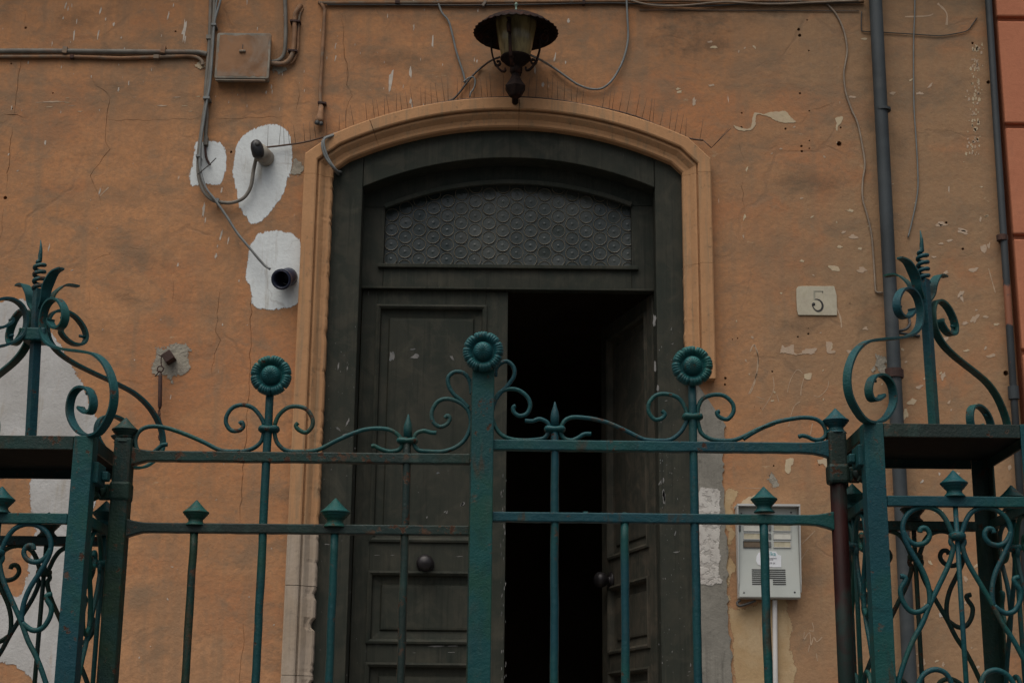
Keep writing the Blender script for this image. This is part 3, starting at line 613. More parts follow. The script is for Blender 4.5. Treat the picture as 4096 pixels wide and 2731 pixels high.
# ---- moulded surround, built as separate stones
sur = link('door_surround', None, house); ORG[sur.name] = Vector((0, 0, 0)); sur.empty_display_size = .05
PROF = [(0, .05), (0, -.004), (.006, -.010), (.016, -.011), (.028, -.016), (.038, -.027), (.045, -.034), (.052, -.036), (.055, -.030), (.0575, -.030), (.059, -.047), (.064, -.050), (.104, -.050), (.109, -.046), (.109, .004)]
def stone(pts, name='surround_stone', mat=STONE, rag=None):
    mb = MB(); offs = []
    for s, yy in PROF:
        q = offset(pts, s); row = []
        for i, p in enumerate(q):
            jx = 0
            if rag and s < .03: jx = -max(0, rag*mnoise.noise(Vector((p[1]*18, 3, 0)))+rag*.9*mnoise.noise(Vector((p[1]*60, 7, 0))))*(1 if s < .02 else .5)
            row.append(Vector((p[0]+jx, yy, p[1])))
        offs.append(row)
    n = len(pts); k = len(PROF)
    for c in range(k-1):
        mb.add(offs[c]+offs[c+1], [(i, i+1, n+i+1, n+i) for i in range(n-1)], False)
    mb.add([offs[c][0] for c in range(k)], [tuple(range(k))]); mb.add([offs[c][-1] for c in range(k)], [tuple(range(k))])
    return part(name, mb, mat, sur)
def vert(x, z0, z1, step=.012):
    n = max(2, int(abs(z1-z0)/step)); return [(x, z0+(z1-z0)*i/n) for i in range(n+1)]
zj1 = P('W', 300, 825, -.05).z; zj2 = P('W', 300, 1505, -.05).z; zj0 = P('W', 300, 420, -.05).z
stone(vert(XL, TERR, zj2-.002), rag=.022, mat=PALESTONE)
stone(vert(XL, zj2, zj1-.0025), rag=.020, mat=PALESTONE)
mid_ = stone(vert(XL, zj1, zj0-.0008), rag=.012, mat=PALESTONE)
zc1 = P('T', 700, 398, -.05).z
stone(vert(XL, zj0, zc1-.001), rag=.008)
ai = len(arch)
stone([(XL, zc1), (XL, ZSL)] + arch[:4] + [tuple(Vector(arch[4]).lerp(Vector(arch[3]), .02))])
stone(arch[4:22]); stone([tuple(Vector(arch[21]).lerp(Vector(arch[22]), .025))] + arch[22:] + [(XR, ZSR), (XR, P('T', 1640, 395, -.05).z)])
zr1 = P('T', 1640, 603, -.05).z
stone(vert(XR, P('T', 1640, 395, -.05).z-.001, zr1)); stone(vert(XR, zr1-.001, ZE), rag=.006)

# ---- fixed wooden frame
YF = .028
frm = link('door_frame', None, house); ORG[frm.name] = Vector((0, 0, 0))
fxl = P('T', 833, 430, YF).x; fxr = P('T', 1504, 430, YF).x
inner = arc3(xz(P('T', 833, 429, YF)), xz(P('T', 1180, 362, YF)), xz(P('T', 1504, 431, YF)), 42)
outer = offset(path, .046)[1:-1]
def resample(poly, n):
    L = [0]
    for i in range(1, len(poly)): L.append(L[-1]+math.dist(poly[i], poly[i-1]))
    out = []; j = 0
    for i in range(n):
        t = L[-1]*i/(n-1)
        while j < len(L)-2 and L[j+1] < t: j += 1
        f = (t-L[j])/max(1e-9, L[j+1]-L[j]); out.append(tuple(Vector(poly[j]).lerp(Vector(poly[j+1]), f)))
    return out
zl = inner[0][1]; zr = inner[-1][1]
top_out = [p for p in outer if p[0] > fxl and p[0] < fxr]
cap_l = outer[0]; cap_r = outer[-1]
oxl = offset(path, .046)[0][0]; oxr = offset(path, .046)[-1][0]
def out_z(x):
    for i in range(len(outer)-1):
        if outer[i][0] <= x <= outer[i+1][0] and outer[i+1][0] > outer[i][0]:
            return outer[i][1]+(outer[i+1][1]-outer[i][1])*(x-outer[i][0])/(outer[i+1][0]-outer[i][0])
    return outer[0][1]
o_l = [p for p in outer if p[0] <= fxl]; o_r = [p for p in outer if p[0] >= fxr]
part('frame_post', MB().extrude([(oxl, TERR), (fxl, TERR), (fxl, out_z(fxl))] + o_l[::-1], YF, .15), WOOD2, frm, bevel=.003)
part('frame_post', MB().extrude([(fxr, TERR), (oxr, TERR)] + o_r[::-1] + [(fxr, out_z(fxr))], YF, .15), WOOD2, frm, bevel=.003)
ii = [(fxl+.0015 + (fxr-fxl-.003)*i/42, 0) for i in range(43)]
def arc_z(arc_, x):
    for i in range(len(arc_)-1):
        if arc_[i][0] <= x <= arc_[i+1][0]: return arc_[i][1]+(arc_[i+1][1]-arc_[i][1])*(x-arc_[i][0])/(arc_[i+1][0]-arc_[i][0])
    return arc_[0][1] if x < arc_[0][0] else arc_[-1][1]
part('frame_head', MB().strip([(x, out_z(x)) for x, _ in ii], [(x, arc_z(inner, x)) for x, _ in ii], YF+.001, .15), WOOD2, frm, bevel=.003)

chip = MB()
for (z, x, y, q, a_) in [('G',1325,60,110,1.57),('G',1330,400,90,1.57),('G',1350,560,70,1.5),('G',1390,1240,50,1.5),('G',1395,1350,120,1.6),('G',1360,1260,40,1.2),('G',1450,120,30,1.4),('G',1455,230,24,.3),('G',1410,650,30,.2),('L',1322,440,40,1.3),('L',1330,580,50,.1),('L',1440,1430,40,1.5),('L',1430,1480,24,.5),('L',1420,1510,14,.2),('L',1215,50,40,1.5),('L',1235,160,110,1.6),('K',205,520,0+40,0),('W',560,30,18,.4),('F',880,1180,14,.3),('F',885,400,40,1.5),('F',820,390,60,1.5),('F',870,880,60,.3),('F',890,790,70,1.2),('F',820,840,60,-.6),('U',0,0,1,0)]:
    if z != 'U': fleck(chip, z, x, y, q, .22, a_, .0007, YF)
for _ in range(60): fleck(chip, 'S', random.uniform(1270, 1430), random.uniform(1300, 2700), random.uniform(2, 7), .4, 1.5, .0006, YF)
for _ in range(90): fleck(chip, 'S', random.uniform(2635, 2740), random.uniform(1300, 2700), random.uniform(2, 9), .35, 1.55, .0006, YF)
part('paint_chips', chip, CHIP, frm, stuff=True)
# ---- transom light with bottle-glass roundels
YS = .125; YGL = .160
tr = link('transom_window', None, house); ORG[tr.name] = Vector((0, 0, 0))
gl = P('T', 884, 500, YS).x; gr = P('T', 1450, 500, YS).x
garc = arc3(xz(P('T', 884, 476, YS)), xz(P('T', 1180, 420, YS)), xz(P('T', 1450, 472, YS)), 30)
zb0 = P('T', 1170, 661, YS).z; zb1 = P('T', 1170, 617, YS).z
big = [(x, z+.03) for x, z in arc3(inner[0], inner[21], inner[-1], 30)]
xs = [fxl-.01+(fxr-fxl+.02)*i/40 for i in range(41)]
part('sash_stile', MB().box((fxl-.01, YS, zb0), (gl, .17, arc_z(garc, gl)-.001)), WOOD, tr, bevel=.002)
part('sash_stile', MB().box((gr, YS, zb0), (fxr+.01, .17, arc_z(garc, gr)-.001)), WOOD, tr, bevel=.002)
part('sash_head', MB().strip([(x, arc_z(inner, min(max(x, fxl), fxr))+.05) for x in xs], [(x, arc_z(garc, min(max(x, gl), gr)) if gl <= x <= gr else (garc[0][1] if x < gl else garc[-1][1])) for x in xs], YS-.001, .17), WOOD, tr)
gm = [Vector((x, YS-.004, z)) for x, z in garc]
part('glazing_bead', MB().sweep(gm, [(-.008, -.010), (.008, -.004), (.012, .004), (.008, .010), (-.008, .012)], Vector((0, -1, 0)), smooth=False), WOOD, tr)
xa, xb = P('T', 868, 616, YS).x, P('T', 1466, 616, YS).x
part('transom_bar', MB().box((gl+.001, YS-.002, zb0), (gr-.001, .17, zb1)), WOOD2, tr, bevel=.002)
part('sash_sill', MB().extrude([(xa, zb1-.004), (xb, zb1-.004), (xb, zb1+.012), (xa, zb1+.012)], YS-.018, YS-.0025), WOOD2, tr, bevel=.003)
part('drip_strip', MB().box((fxl, YS-.010, zb0-.010), (fxr, .16, zb0-.001)), WOOD2, tr, bevel=.002)
part('leading', MB().box((gl-.02, YGL, zb1-.01), (gr+.02, YGL+.01, garc[15][1]+.03)), GLASS, tr)
pgx = 108.8/1.96*px_m(P('N', 1100, 500, YGL)); rr = pgx*.497
c0 = P('N', 224, 690, YGL); rmesh = MB().lathe([(rr*.999, -.001), (rr, .0022), (rr*.985, .0034), (rr*.955, .0036), (rr*.925, .0030), (rr*.905, .0014), (rr*.885, .0010), (rr*.80, .00095), (rr*.55, .0010), (rr*.30, .0011), (rr*.2, .0012), (rr*.15, .0018), (rr*.09, .0023), (rr*.04, .0023), (0, .0022)], (0, 0, 0), '-Y', 20).mesh('roundel'); rmesh.materials.append(GLASS); rmesh.materials.append(LEAD)
for p_ in rmesh.polygons:
    d_ = math.hypot(p_.center.x, p_.center.z)
    if d_ > rr*.925: p_.material_index = 1
rot_n = 0; vpitch = 118/1.96*px_m(P('N', 1100, 500, YGL))*1.02
for ci in range(19):
    for ri in range(-1, 7):
        x = c0.x + ci*pgx; z = c0.z - vpitch + (ri+(.5 if ci % 2 == 0 else 0)-.08)*vpitch - (0 if ci % 2 == 0 else 0)
        if x > gr+rr*.9 or z < zb1-rr*.9: continue
        if z > arc_z(garc, min(max(x, gl), gr))+rr*.75: continue
        inst('roundel', rmesh, tr, (x, YGL-.0012, z), (R(random.gauss(0, 2.6)), random.uniform(0, 6), R(random.gauss(0, 2.6))))

# ---- door leaves
YD = .140
ZT = P('T', 1000, 668, YD).z
def leaf(name, width, T, sx, mat):
    """panelled leaf; local u runs from the hinge, T maps local to world."""
    d = link(name, None, house); ORG[d.name] = Vector((0, 0, 0)); zt = ZT
    hs, ms = .062, .088; th = .048
    def B(u0, u1, z0, z1): return tf(MB().box((sx*u0, 0, z0), (sx*u1, th, z1)))
    def tf(mb): mb.v = [T @ q for q in mb.v]; return mb
    zz = [(P('T', 1000, 703, YD).z, P('T', 1000, 1243, YD).z), (P('T', 1000, 1314, YD).z, P('T', 1000, 1476, YD).z), (P('T', 1000, 1524, YD).z, TERR+.12)]
    part('stile', B(0, hs, TERR+.01, zt), mat, d, bevel=.002); part('stile', B(width-ms, width, TERR+.01, zt), mat, d, bevel=.003)
    edges = [zt] + [q for p in zz for q in p] + [TERR+.01]
    for i in range(0, len(edges), 2): part('rail', B(hs+.0006, width-ms-.0006, edges[i+1], edges[i]), mat, d)
    for (z1, z0) in zz:
        mb = MB(); u0, u1 = hs, width-ms; rings = []
        for ins, yy in [(-.004, .002), (-.004, -.009), (.004, -.011), (.012, -.005), (.016, .014), (.044, .019), (.050, .011), (.058, .010)]:
            rings.append([(sx*(u0+ins), yy, z0+ins), (sx*(u1-ins), yy, z0+ins), (sx*(u1-ins), yy, z1-ins), (sx*(u0+ins), yy, z1-ins)])
        for a, b in zip(rings, rings[1:]): mb.add(a+b, [(i, (i+1) % 4, 4+(i+1) % 4, 4+i) for i in range(4)])
        mb.add(rings[-1], [(0, 1, 2, 3)]); mb.add([(q[0], th-.004, q[2]) for q in rings[0]], [(0, 1, 2, 3)])
        part('door_panel', tf(mb), mat, d)
    kz = P('K', 942, 662, YD-.05).z
    uk = .235 if sx > 0 else .47
    mb = MB().lathe([(.018, 0), (.034, .002), (.034, .006), (.016, .010), (.015, .020), (.026, .027), (.0315, .040), (.0325, .050), (.029, .062), (.018, .071), (0, .0745)], (0, 0, 0), '-Y', 24)
    mb.v = [q + Vector((sx*uk, -.002, kz)) for q in mb.v]
    part('knob', tf(mb), BRASS, d)
    return d
wl = P('T', 1167, 700, YD).x - (fxl+.003); hxr = fxr-.006
kx = P('K', 942, 662, YD-.05).x-(fxl+.003)
dl = leaf('door_leaf', wl, Matrix.Translation((fxl+.003, YD, 0)), 1, WOOD2); chip2 = MB()
for (z, x, y, q, a_) in [('F',1368,320,70,.4),('F',1360,265,36,.1),('F',1645,330,50,-.9),('F',1205,310,80,1.57),('F',1540,1160,26,.3),('F',1720,1385,36,.6),('F',1590,1440,20,.6),('F',1400,1300,12,.4),('K',1225,218,40,.7),('K',1108,280,34,1.1),('K',958,318,22,1)]:
    fleck(chip2, z, x, y, q, .5, a_, .0007, YD+.0098)
for (z, x, y, q) in [('K',580,602,50),('K',700,602,40),('K',1205,612,60),('K',580,1278,40),('K',1030,1288,120),('K',1150,1287,90),('K',860,1338,30),('K',1140,1335,60),('K',880,1443,70)]: fleck(chip2, z, x, y, q, .1, .03, .0007, YD)
for _ in range(50): fleck(chip2, 'S', random.uniform(2000, 2025), random.uniform(1900, 2720), random.uniform(3, 22), .2, 1.55, .0006, YD)
part('paint_chips', chip2, CHIP, dl, stuff=True); dl['label'] = 'closed dark door leaf with raised panels and round knob'
for o in dl.children:
    if o.name.startswith('knob'): o.location.x += kx-.235
dr_ = leaf('door_leaf', hxr-fxl-.003-wl-.004+.02, Matrix.Translation((hxr, YD+.012, 0)) @ Matrix.Rotation(-R(73), 4, 'Z'), -1, LEAFWOOD); dr_['label'] = 'dark door leaf swung inwards'

# ---- the dark hall behind
hall = link('hall', None, house); ORG[hall.name] = Vector((0, 0, 0))
part('hall_wall', MB().box((-1.5, .47, TERR), (-1.4, 6, 4.2)), HALL, hall); part('hall_wall', MB().box((1.15, .47, TERR), (1.25, 6, 4.2)), HALL, hall); part('hall_wall', MB().box((-1.399, 5.9, TERR), (1.149, 6, 4.2)), HALL, hall)
part('hall_ceiling', MB().box((-1.5, .47, 4.201), (1.25, 6, 4.3)), HALL, hall); part('hall_floor', MB().box((-1.5, -.0005, TERR-.1), (1.25, 6, TERR-.0005)), HALL, hall)

# ------------------------------------------------------------------ neighbouring house: salmon stucco blocks
nb = thing('neighbour_house', 'salmon pink house corner of smooth rusticated blocks at the frame edge', 'building', (XCORNER+.03, 0, 0))
jz = [P('S', 4050, y, -.03).z for y in (77, 505, 951, 1407)]
pitch = (jz[0]-jz[3])/3; x0 = XCORNER+.012
part('backing_wall', MB().box((x0+.006, -.012, 0), (6, .4, 6.2)), SALMON, nb)
zz_ = jz[0]+pitch*3
k = 0
while zz_ > .3:
    lo, hi = zz_-pitch+.011, zz_-.011
    for j, (xa_, xb_) in enumerate(((x0, x0+1.05-.35*(k % 2)), (x0+1.062-.35*(k % 2), 3.6), (3.612, 6))):
        part('stucco_block', MB().box((xa_, -.035, lo), (xb_, -.008, hi)), SALMON, nb, bevel=.006)
    zz_ -= pitch; k += 1

# ------------------------------------------------------------------ pipes and downpipes
def pipe_between(mb, z1, p1, z2, p2, Y, r, zt, zb, n=16):
    a = P(z1, *p1, Y); b = P(z2, *p2, Y); d = (a-b)/(a.z-b.z); top = a+d*(zt-a.z); bot = b+d*(zb-b.z)
    mb.tube([top, a, b, bot], r, n); return top, bot
dp = thing('downpipe', 'thick lead grey rainwater pipe running down beside the number tile', 'drainpipe', (P('C', 1380, 800, -.05).x, -.05, TERR))
mb = MB(); pipe_between(mb, 'C', (1351, 0), 'I', (700, 1500), -.05, .0262, 5.2, TERR); part('pipe', mb, LEADGREY, dp)
def ring(z, x, y, Y, r, h, mat, parent, name='bracket', ears=True):
    c = P(z, x, y, Y); mb = MB().lathe([(r, -h/2), (r+.006, -h/2), (r+.006, h/2), (r, h/2)], c, 'Z', 18, False)
    if ears: mb.box((c.x+r, c.y-.004, c.z-h/2+.001), (c.x+r+.010, -.001, c.z+h/2-.001)); mb.box((c.x-r*.3, c.y+r*.5, c.z-h/2+.002), (c.x+r*.3, -.001, c.z+h/2-.002))
    return part(name, mb, mat, parent)
ring('H', 620, 1062, -.05, .0262, .034, RUSTDARK, dp)
ring('C', 1400, 742, -.05, .0258, .010, LEADGREY, dp, 'socket', False)
hp = P('H', 720, 735, -.02); part('hook', MB().tube(smooth([P('H', 720, 700, -.002), P('H', 725, 735, -.03), P('H', 700, 770, -.045), P('H', 640, 790, -.02), P('H', 790, 815, -.004)], 4), .0055), RUSTPIPE, dp)
fp = thing('downpipe', 'thin grey and rust blotched pipe along the corner of the salmon house', 'drainpipe', (P('C', 2170, 800, -.03).x, -.03, TERR))
mb = MB(); pipe_between(mb, 'C', (2112, 0), 'C', (2213, 1567), -.032, .0140, 5.0, TERR, 12); part('pipe', mb, RUSTPIPE, fp)
ring('H', 1332, 168, -.032, .0140, .022, RUSTDARK, fp); ring('H', 1410, 1190, -.032, .0145, .05, LEADGREY, fp, 'socket', False)

def run(z, pts, r, Y, mat, name, label, cat, k=5, clips=None, n=8, group=None):
    th = None; p = smooth([P(z, a, b, Y) if len(q) == 2 else P(z, a, b, q[2]) for q in pts for a, b in [q[:2]]], k)
    mb = MB().tube(p, r, n); c = p[0]
    if not clips: return single(name, mb, mat, label, cat, group)
    th = thing(name, label, cat, c, group); part('pipe' if 'pipe' in name or 'conduit' in name else 'cable', mb, mat, th)
    for (cz, x, y, wd, hh, cm, ang) in clips:
        q = P(cz, x, y, Y); s = px_m(q)/ZOOM[cz][2]
        b = MB().box((-wd*s/2, -r-.003, -hh*s/2), (wd*s/2, -Y-.001, hh*s/2)); rm = Matrix.Rotation(ang, 4, 'Y'); b.v = [rm @ v_ + q for v_ in b.v]
        part('clip', b, cm, th)
    return th
run('A', [(-60,345),(200,344),(420,345),(700,348),(900,349),(1150,351),(1300,352),(1350,356),(1392,366)], .0102, -.014, GREYPIPE, 'conduit', 'thick grey horizontal conduit running to the junction box', 'conduit', clips=[('A',440,343,30,44,OVERPAINT,.1),('A',1100,340,28,50,OVERPAINT,.1)], n=10)
run('A', [(-60,382),(200,382),(400,381),(600,385),(800,391),(1000,386),(1180,379),(1280,378),(1330,390),(1358,415),(1362,440)], .0072, -.011, OVERPAINT, 'conduit', 'thinner orange painted conduit just under the thick grey one', 'conduit', clips=[('A',485,384,24,26,RUSTDARK,.0),('A',1052,386,36,26,OVERPAINT,0)], n=10)
run('A', [(1420,-60),(1415,60),(1410,250),(1398,420),(1386,560),(1382,650),(1390,760),(1383,880),(1379,960)], .0080, -.013, GREYPIPE, 'conduit', 'grey upright conduit that the loose cables are tied to', 'conduit', clips=[('A',1406,255,34,28,GREYPIPE,0),('A',1384,950,28,60,GREYPIPE,0)], n=10)
run('A', [(1380,950),(1381,1020),(1390,1070),(1412,1110)], .0048, -.012, RUSTDARK, 'cable', 'rusty stub entering the smallest whitewash patch', 'cable')
run('A', [(1442,-60),(1440,80),(1434,170),(1420,400),(1402,560),(1388,660),(1358,850),(1338,1000),(1332,1100),(1338,1200),(1372,1290),(1430,1345),(1500,1362),(1570,1360),(1640,1328),(1685,1255),(1703,1150),(1722,1060,-.05)], [.0062]*12*5+[.0062]*26 if False else .0075, -.026, GREYPIPE, 'cable', 'thick grey cable looping up into the dark duct hood', 'cable', clips=[('A',1462,1352,20,30,CABLE,.2)])
run('A', [(1490,-60),(1478,20),(1442,150),(1428,350),(1412,560),(1388,700),(1357,900),(1342,1050),(1348,1150),(1382,1260),(1450,1350),(1520,1450),(1590,1560),(1680,1670),(1770,1775,-.035),(1815,1808,-.04)], .0050, -.040, CABLE, 'cable', 'pale grey cable slanting down into the blue pipe end', 'cable', clips=[('A',1438,168,30,14,CABLE,0),('A',1388,660,44,16,CABLE,.0),('A',1332,1050,30,14,CABLE,0)])
run('A', [(1468,-60),(1450,60),(1430,300),(1415,520),(1392,670),(1362,850),(1350,990),(1348,1120)], .0038, -.036, CABLE, 'cable', 'slender grey cable tied between the two long ones', 'cable')
run('A', [(1328,1172),(1380,1130),(1420,1095),(1452,1063)], .0022, -.045, DARKCABLE, 'cable', 'short black cable offcut stuck across the small whitewash patch', 'cable')
# right of the box
run('A', [(1908,-60),(1915,0),(1920,150),(1917,300),(1905,370),(1875,405),(1822,418)], .0080, -.016, GREYPIPE, 'conduit', 'grey conduit bending into the junction box side', 'conduit', n=10)
run('A', [(2022,38,-.002),(1998,70),(1982,115),(1978,250),(1970,340),(1945,400),(1900,430),(1824,428)], .0098, -.020, OVERPAINT, 'conduit', 'orange painted conduit bundle curving below the grey one into the box', 'conduit', clips=[('A',1985,148,70,12,RUSTDARK,.05),('A',1968,346,64,12,RUSTDARK,.1)], n=10)
run('A', [(2034,60,-.002),(2012,110),(2004,240),(1998,345),(1965,420),(1905,440),(1850,442)], .0050, -.012, OVERPAINT, 'conduit', 'thin outermost orange conduit of the bundle by the box', 'conduit')
run('A', [(2145,15,-.002),(2165,35),(2182,70),(2180,110),(2170,300),(2158,500),(2152,620),(2155,715)], .0072, -.014, OVERPAINT, 'conduit', 'orange painted drop conduit ending above the arch corner', 'conduit', clips=[('A',2165,695,56,12,RUSTDARK,.1)])
pl = thing('cable_outlet', 'flared split plug hanging from the orange drop conduit', 'cable end', P('A', 2150, 800, -.02))
part('shell', MB().tube([P('A', 2158, 712, -.016), P('A', 2154, 760, -.020), P('A', 2146, 805, -.024), P('A', 2144, 828, -.026)], [.009, .012, .0185, .0190], 12), OVERPAINT, pl)
part('socket', MB().lathe([(.010, 0), (.010, .004), (0, .004)], P('A', 2131, 826, -.046), '-Y', 10), SLOT, pl); part('socket', MB().lathe([(.009, 0), (.009, .004), (0, .004)], P('A', 2158, 832, -.046), '-Y', 10), SLOT, pl)
run('B', [(110,18),(200,17),(500,16),(900,14),(1300,11),(1700,7),(2000,4),(2352,9),(2600,6),(2900,8),(3120,10)], .0070, -.012, OVERPAINT, 'conduit', 'long orange conduit along the top of the wall above the lantern', 'conduit', clips=[('B',540,16,26,18,RUSTDARK,0),('B',1570,14,14,30,RUSTDARK,0),('B',1020,24,14,34,GREYPIPE,.5)])
run('B', [(150,27),(500,28),(900,30),(1300,26),(1700,18),(2000,28),(2200,36),(2500,22),(2800,20),(3100,16)], .0036, -.012, DARKCABLE, 'cable', 'dark sagging cable just below the top conduit', 'cable')
run('B', [(1830,2),(1900,22),(2000,34),(2150,30),(2350,12),(2600,24),(2850,14),(3090,4)], .0042, -.020, TANCABLE, 'cable', 'tan cable swagged along the top right of the wall', 'cable')
run('C', [(-240,70),(0,70),(300,71),(700,73),(1000,75),(1240,76)], .0018, -.005, DARKCABLE, 'wire', 'thin dark straight wire running under the top cables to the thick pipe', 'wire')
run('C', [(1258,80),(1256,140),(1258,200),(1275,214),(1400,219),(1600,231),(1700,238),(1790,242),(1900,226),(1972,206),(2005,165),(2036,122)], .0023, -.006, DARKCABLE, 'wire', 'dark wire strung crossing behind the thick pipe with a loose upturned end', 'wire')
run('C', [(985,-40),(1000,0),(1080,90),(1135,200),(1160,330),(1150,420),(1138,500),(1150,620),(1190,740),(1230,830),(1260,970),(1280,1110),(1265,1220),(1265,1340),(1295,1450),(1322,1567),(1335,1700),(1345,1850),(1350,1935),(1358,1968),(1400,1972)], .0038, -.006, TANCABLE, 'cable', 'wavy tan cable wandering down beside the thick pipe', 'cable')
run('C', [(1617,-60),(1615,100),(1608,300),(1610,700),(1622,900),(1636,1150),(1634,1300),(1600,1480),(1570,1600)], .0028, -.007, CABLE, 'wire', 'thin grey wire hanging loose between the two downpipes', 'wire')
run('B', [(745,-60),(760,0),(785,70),(822,118),(845,200),(862,275),(885,350),(905,410),(915,460)], .0042, -.012, CABLE, 'cable', 'grey cable dropping to a knot beside the lantern base', 'cable')
run('B', [(1105,318,-.16),(1060,335,-.12),(1010,370),(970,405),(930,450),(885,510),(850,548),(818,560)], .0042, -.014, DARKCABLE, 'cable', 'dark cable from the lantern down to the arch top', 'cable')
run('B', [(905,455),(930,435),(958,428),(970,450),(962,490),(945,515),(940,538)], .0036, -.016, CABLE, 'cable', 'small knotted loop of grey cable over the arch', 'cable')
run('B', [(1272,305,-.16),(1330,332,-.10),(1390,368),(1440,402),(1500,445),(1540,470),(1600,492),(1660,493),(1705,468),(1745,420),(1790,330),(1815,220),(1812,100),(1805,-40)], .0045, -.016, CABLE, 'cable', 'long grey cable drooping in a swag on the lantern\'s far side', 'cable')
for i, (dx, dy, lab) in enumerate(((0, 0, 'outer grey cable arching over the moulded corner of the surround'), (14, 12, 'inner grey cable arching over the moulded corner of the surround'))):
    run('A', [(2270+dx,892,-.012),(2220+dx,912,-.052),(2175+dx*.5,935,-.062),(2165+dx,985,-.064),(2190+dx,1060,-.058),(2240+dx*1.2,1130+dy,-.045),(2275+dx*1.3,1175-dy*1.5,.02)], .0046, -.05, CABLE, 'cable', lab, 'cable')

# ------------------------------------------------------------------ junction box
def resample_(poly, n):
    L = [0]
    for i in range(1, len(poly)): L.append(L[-1]+math.dist(poly[i], poly[i-1]))
    out = []; j = 0
    for i in range(n):
        t = L[-1]*i/(n-1)
        while j < len(L)-2 and L[j+1] < t: j += 1
        f = (t-L[j])/max(1e-9, L[j+1]-L[j]); out.append((poly[j][0]+(poly[j+1][0]-poly[j][0])*f, poly[j][1]+(poly[j+1][1]-poly[j][1])*f))
    return out
jb = thing('junction_box', 'square overpainted metal junction box with a small latch', 'junction box', P('A', 1628, 380, 0))
YB = -.050
bx0, bx1 = P('A', 1447, 400, YB).x, P('A', 1812, 400, YB).x; bz1, bz0 = P('A', 1620, 222, YB).z, P('A', 1620, 528, YB).z
part('case', MB().box((bx0+.004, YB+.013, bz0+.003), (bx1-.004, -.001, bz1-.003)), BOXEDGE, jb, bevel=.004)
lid = part('lid', MB().extrude([(bx0+.004, bz0), (bx1-.004, bz0), (bx1, bz0+.004), (bx1+.002, bz1-.007), (bx1-.003, bz1-.001), (bx1-.008, bz1), (bx0+.010, bz1), (bx0+.004, bz1-.002), (bx0+.001, bz1-.008), (bx0, bz0+.005)], YB, YB+.010), BOXEDGE, jb, bevel=.003)
part('lid_field', MB().extrude([(p_[0]+.0045*mnoise.noise(Vector((p_[0]*60, p_[1]*60, 3))), p_[1]+.0045*mnoise.noise(Vector((p_[0]*60, p_[1]*60, 8)))) for p_ in resample_([(bx0+.010, bz0+.009), (bx1-.008, bz0+.009), (bx1-.008, bz1-.011), (bx0+.013, bz1-.011), (bx0+.010, bz0+.009)], 120)[:-1]], YB-.0008, YB+.002), BOXMETAL, lid)
part('lid_lip', MB().box((bx0+.004, YB+.002, bz0-.007), (bx1-.014, YB+.016, bz0-.003)), BOXEDGE, jb)
c = P('A', 1630, 348, YB); part('latch', MB().tube([c+Vector((-.012, -.004, 0)), c+Vector((.012, -.004, 0))], .0055, 10), BOXEDGE, jb)
part('latch_slot', MB().box((c.x-.0015, YB-.002, c.z+.012), (c.x+.0015, YB+.003, c.z+.03)), SLOT, jb)

# ------------------------------------------------------------------ duct hood and blue pipe end on the whitewash patches
dh = thing('duct_hood', 'dark cable hood tilted on a dirty plastic duct stub', 'cable duct', P('A', 1750, 1030, 0))
a = P('A', 1790, 1065, -.004); b = P('A', 1745, 1020, -.085)
part('duct', MB().tube([a, b], .033, 20), DUCT, dh)
ca, cb = P('A', 1722, 965, -.115), P('A', 1735, 1045, -.085)
mb = MB(); ax = (cb-ca).normalized()
mb.tube(smooth([P('A', 1715, 948, -.09), P('A', 1722, 975, -.092), P('A', 1733, 1020, -.088), P('A', 1738, 1062, -.08)], 4), [.006, .014, .0185, .021, .023, .0245, .025, .0252, .025, .0245, .023, .021, .015], 14)
part('hood', mb, BLACK, dh)
part('opening', MB().lathe([(.010, 0), (.010, .003), (0, .003)], P('A', 1730, 968, -.113), '-Y', 10), SLOT, dh)
be = thing('pipe_end', 'dark blue open pipe end sticking out of the lowest whitewash patch', 'pipe', P('U', 450, 1310, 0))
a = P('U', 470, 1305, -.002); b = P('U', 412, 1325, -.095); t = (b-a).normalized()
mb = MB(); r0 = .036
u = t.cross(Vector((0, 0, 1))).normalized(); v2 = u.cross(t); ringp = lambda c_, r_: [c_+u*(r_*math.cos(2*math.pi*i/24))+v2*(r_*math.sin(2*math.pi*i/24)) for i in range(24)]
seq = [(a, r0), (b, r0), (b+t*.001, r0-.001), (b, r0-.005), (a+t*.012, r0-.006)]
vs2 = [q for c_, r_ in seq for q in ringp(c_, r_)]
mb.add(vs2, [(i*24+j, i*24+(j+1) % 24, (i+1)*24+(j+1) % 24, (i+1)*24+j) for i in range(4) for j in range(24)] + [tuple(range(96, 120))], True)
part('tube', mb, BLUECAP, be)
mb = MB(); vs2 = [q for c_, r_ in [(b-t*.022, r0), (b-t*.022, r0+.004), (b-t*.004, r0+.004), (b-t*.004, r0)] for q in ringp(c_, r_)]
mb.add(vs2, [(i*24+j, i*24+(j+1) % 24, (i+1)*24+(j+1) % 24, (i+1)*24+j) for i in range(3) for j in range(24)], False); part('collar', mb, BLUECAP, be)

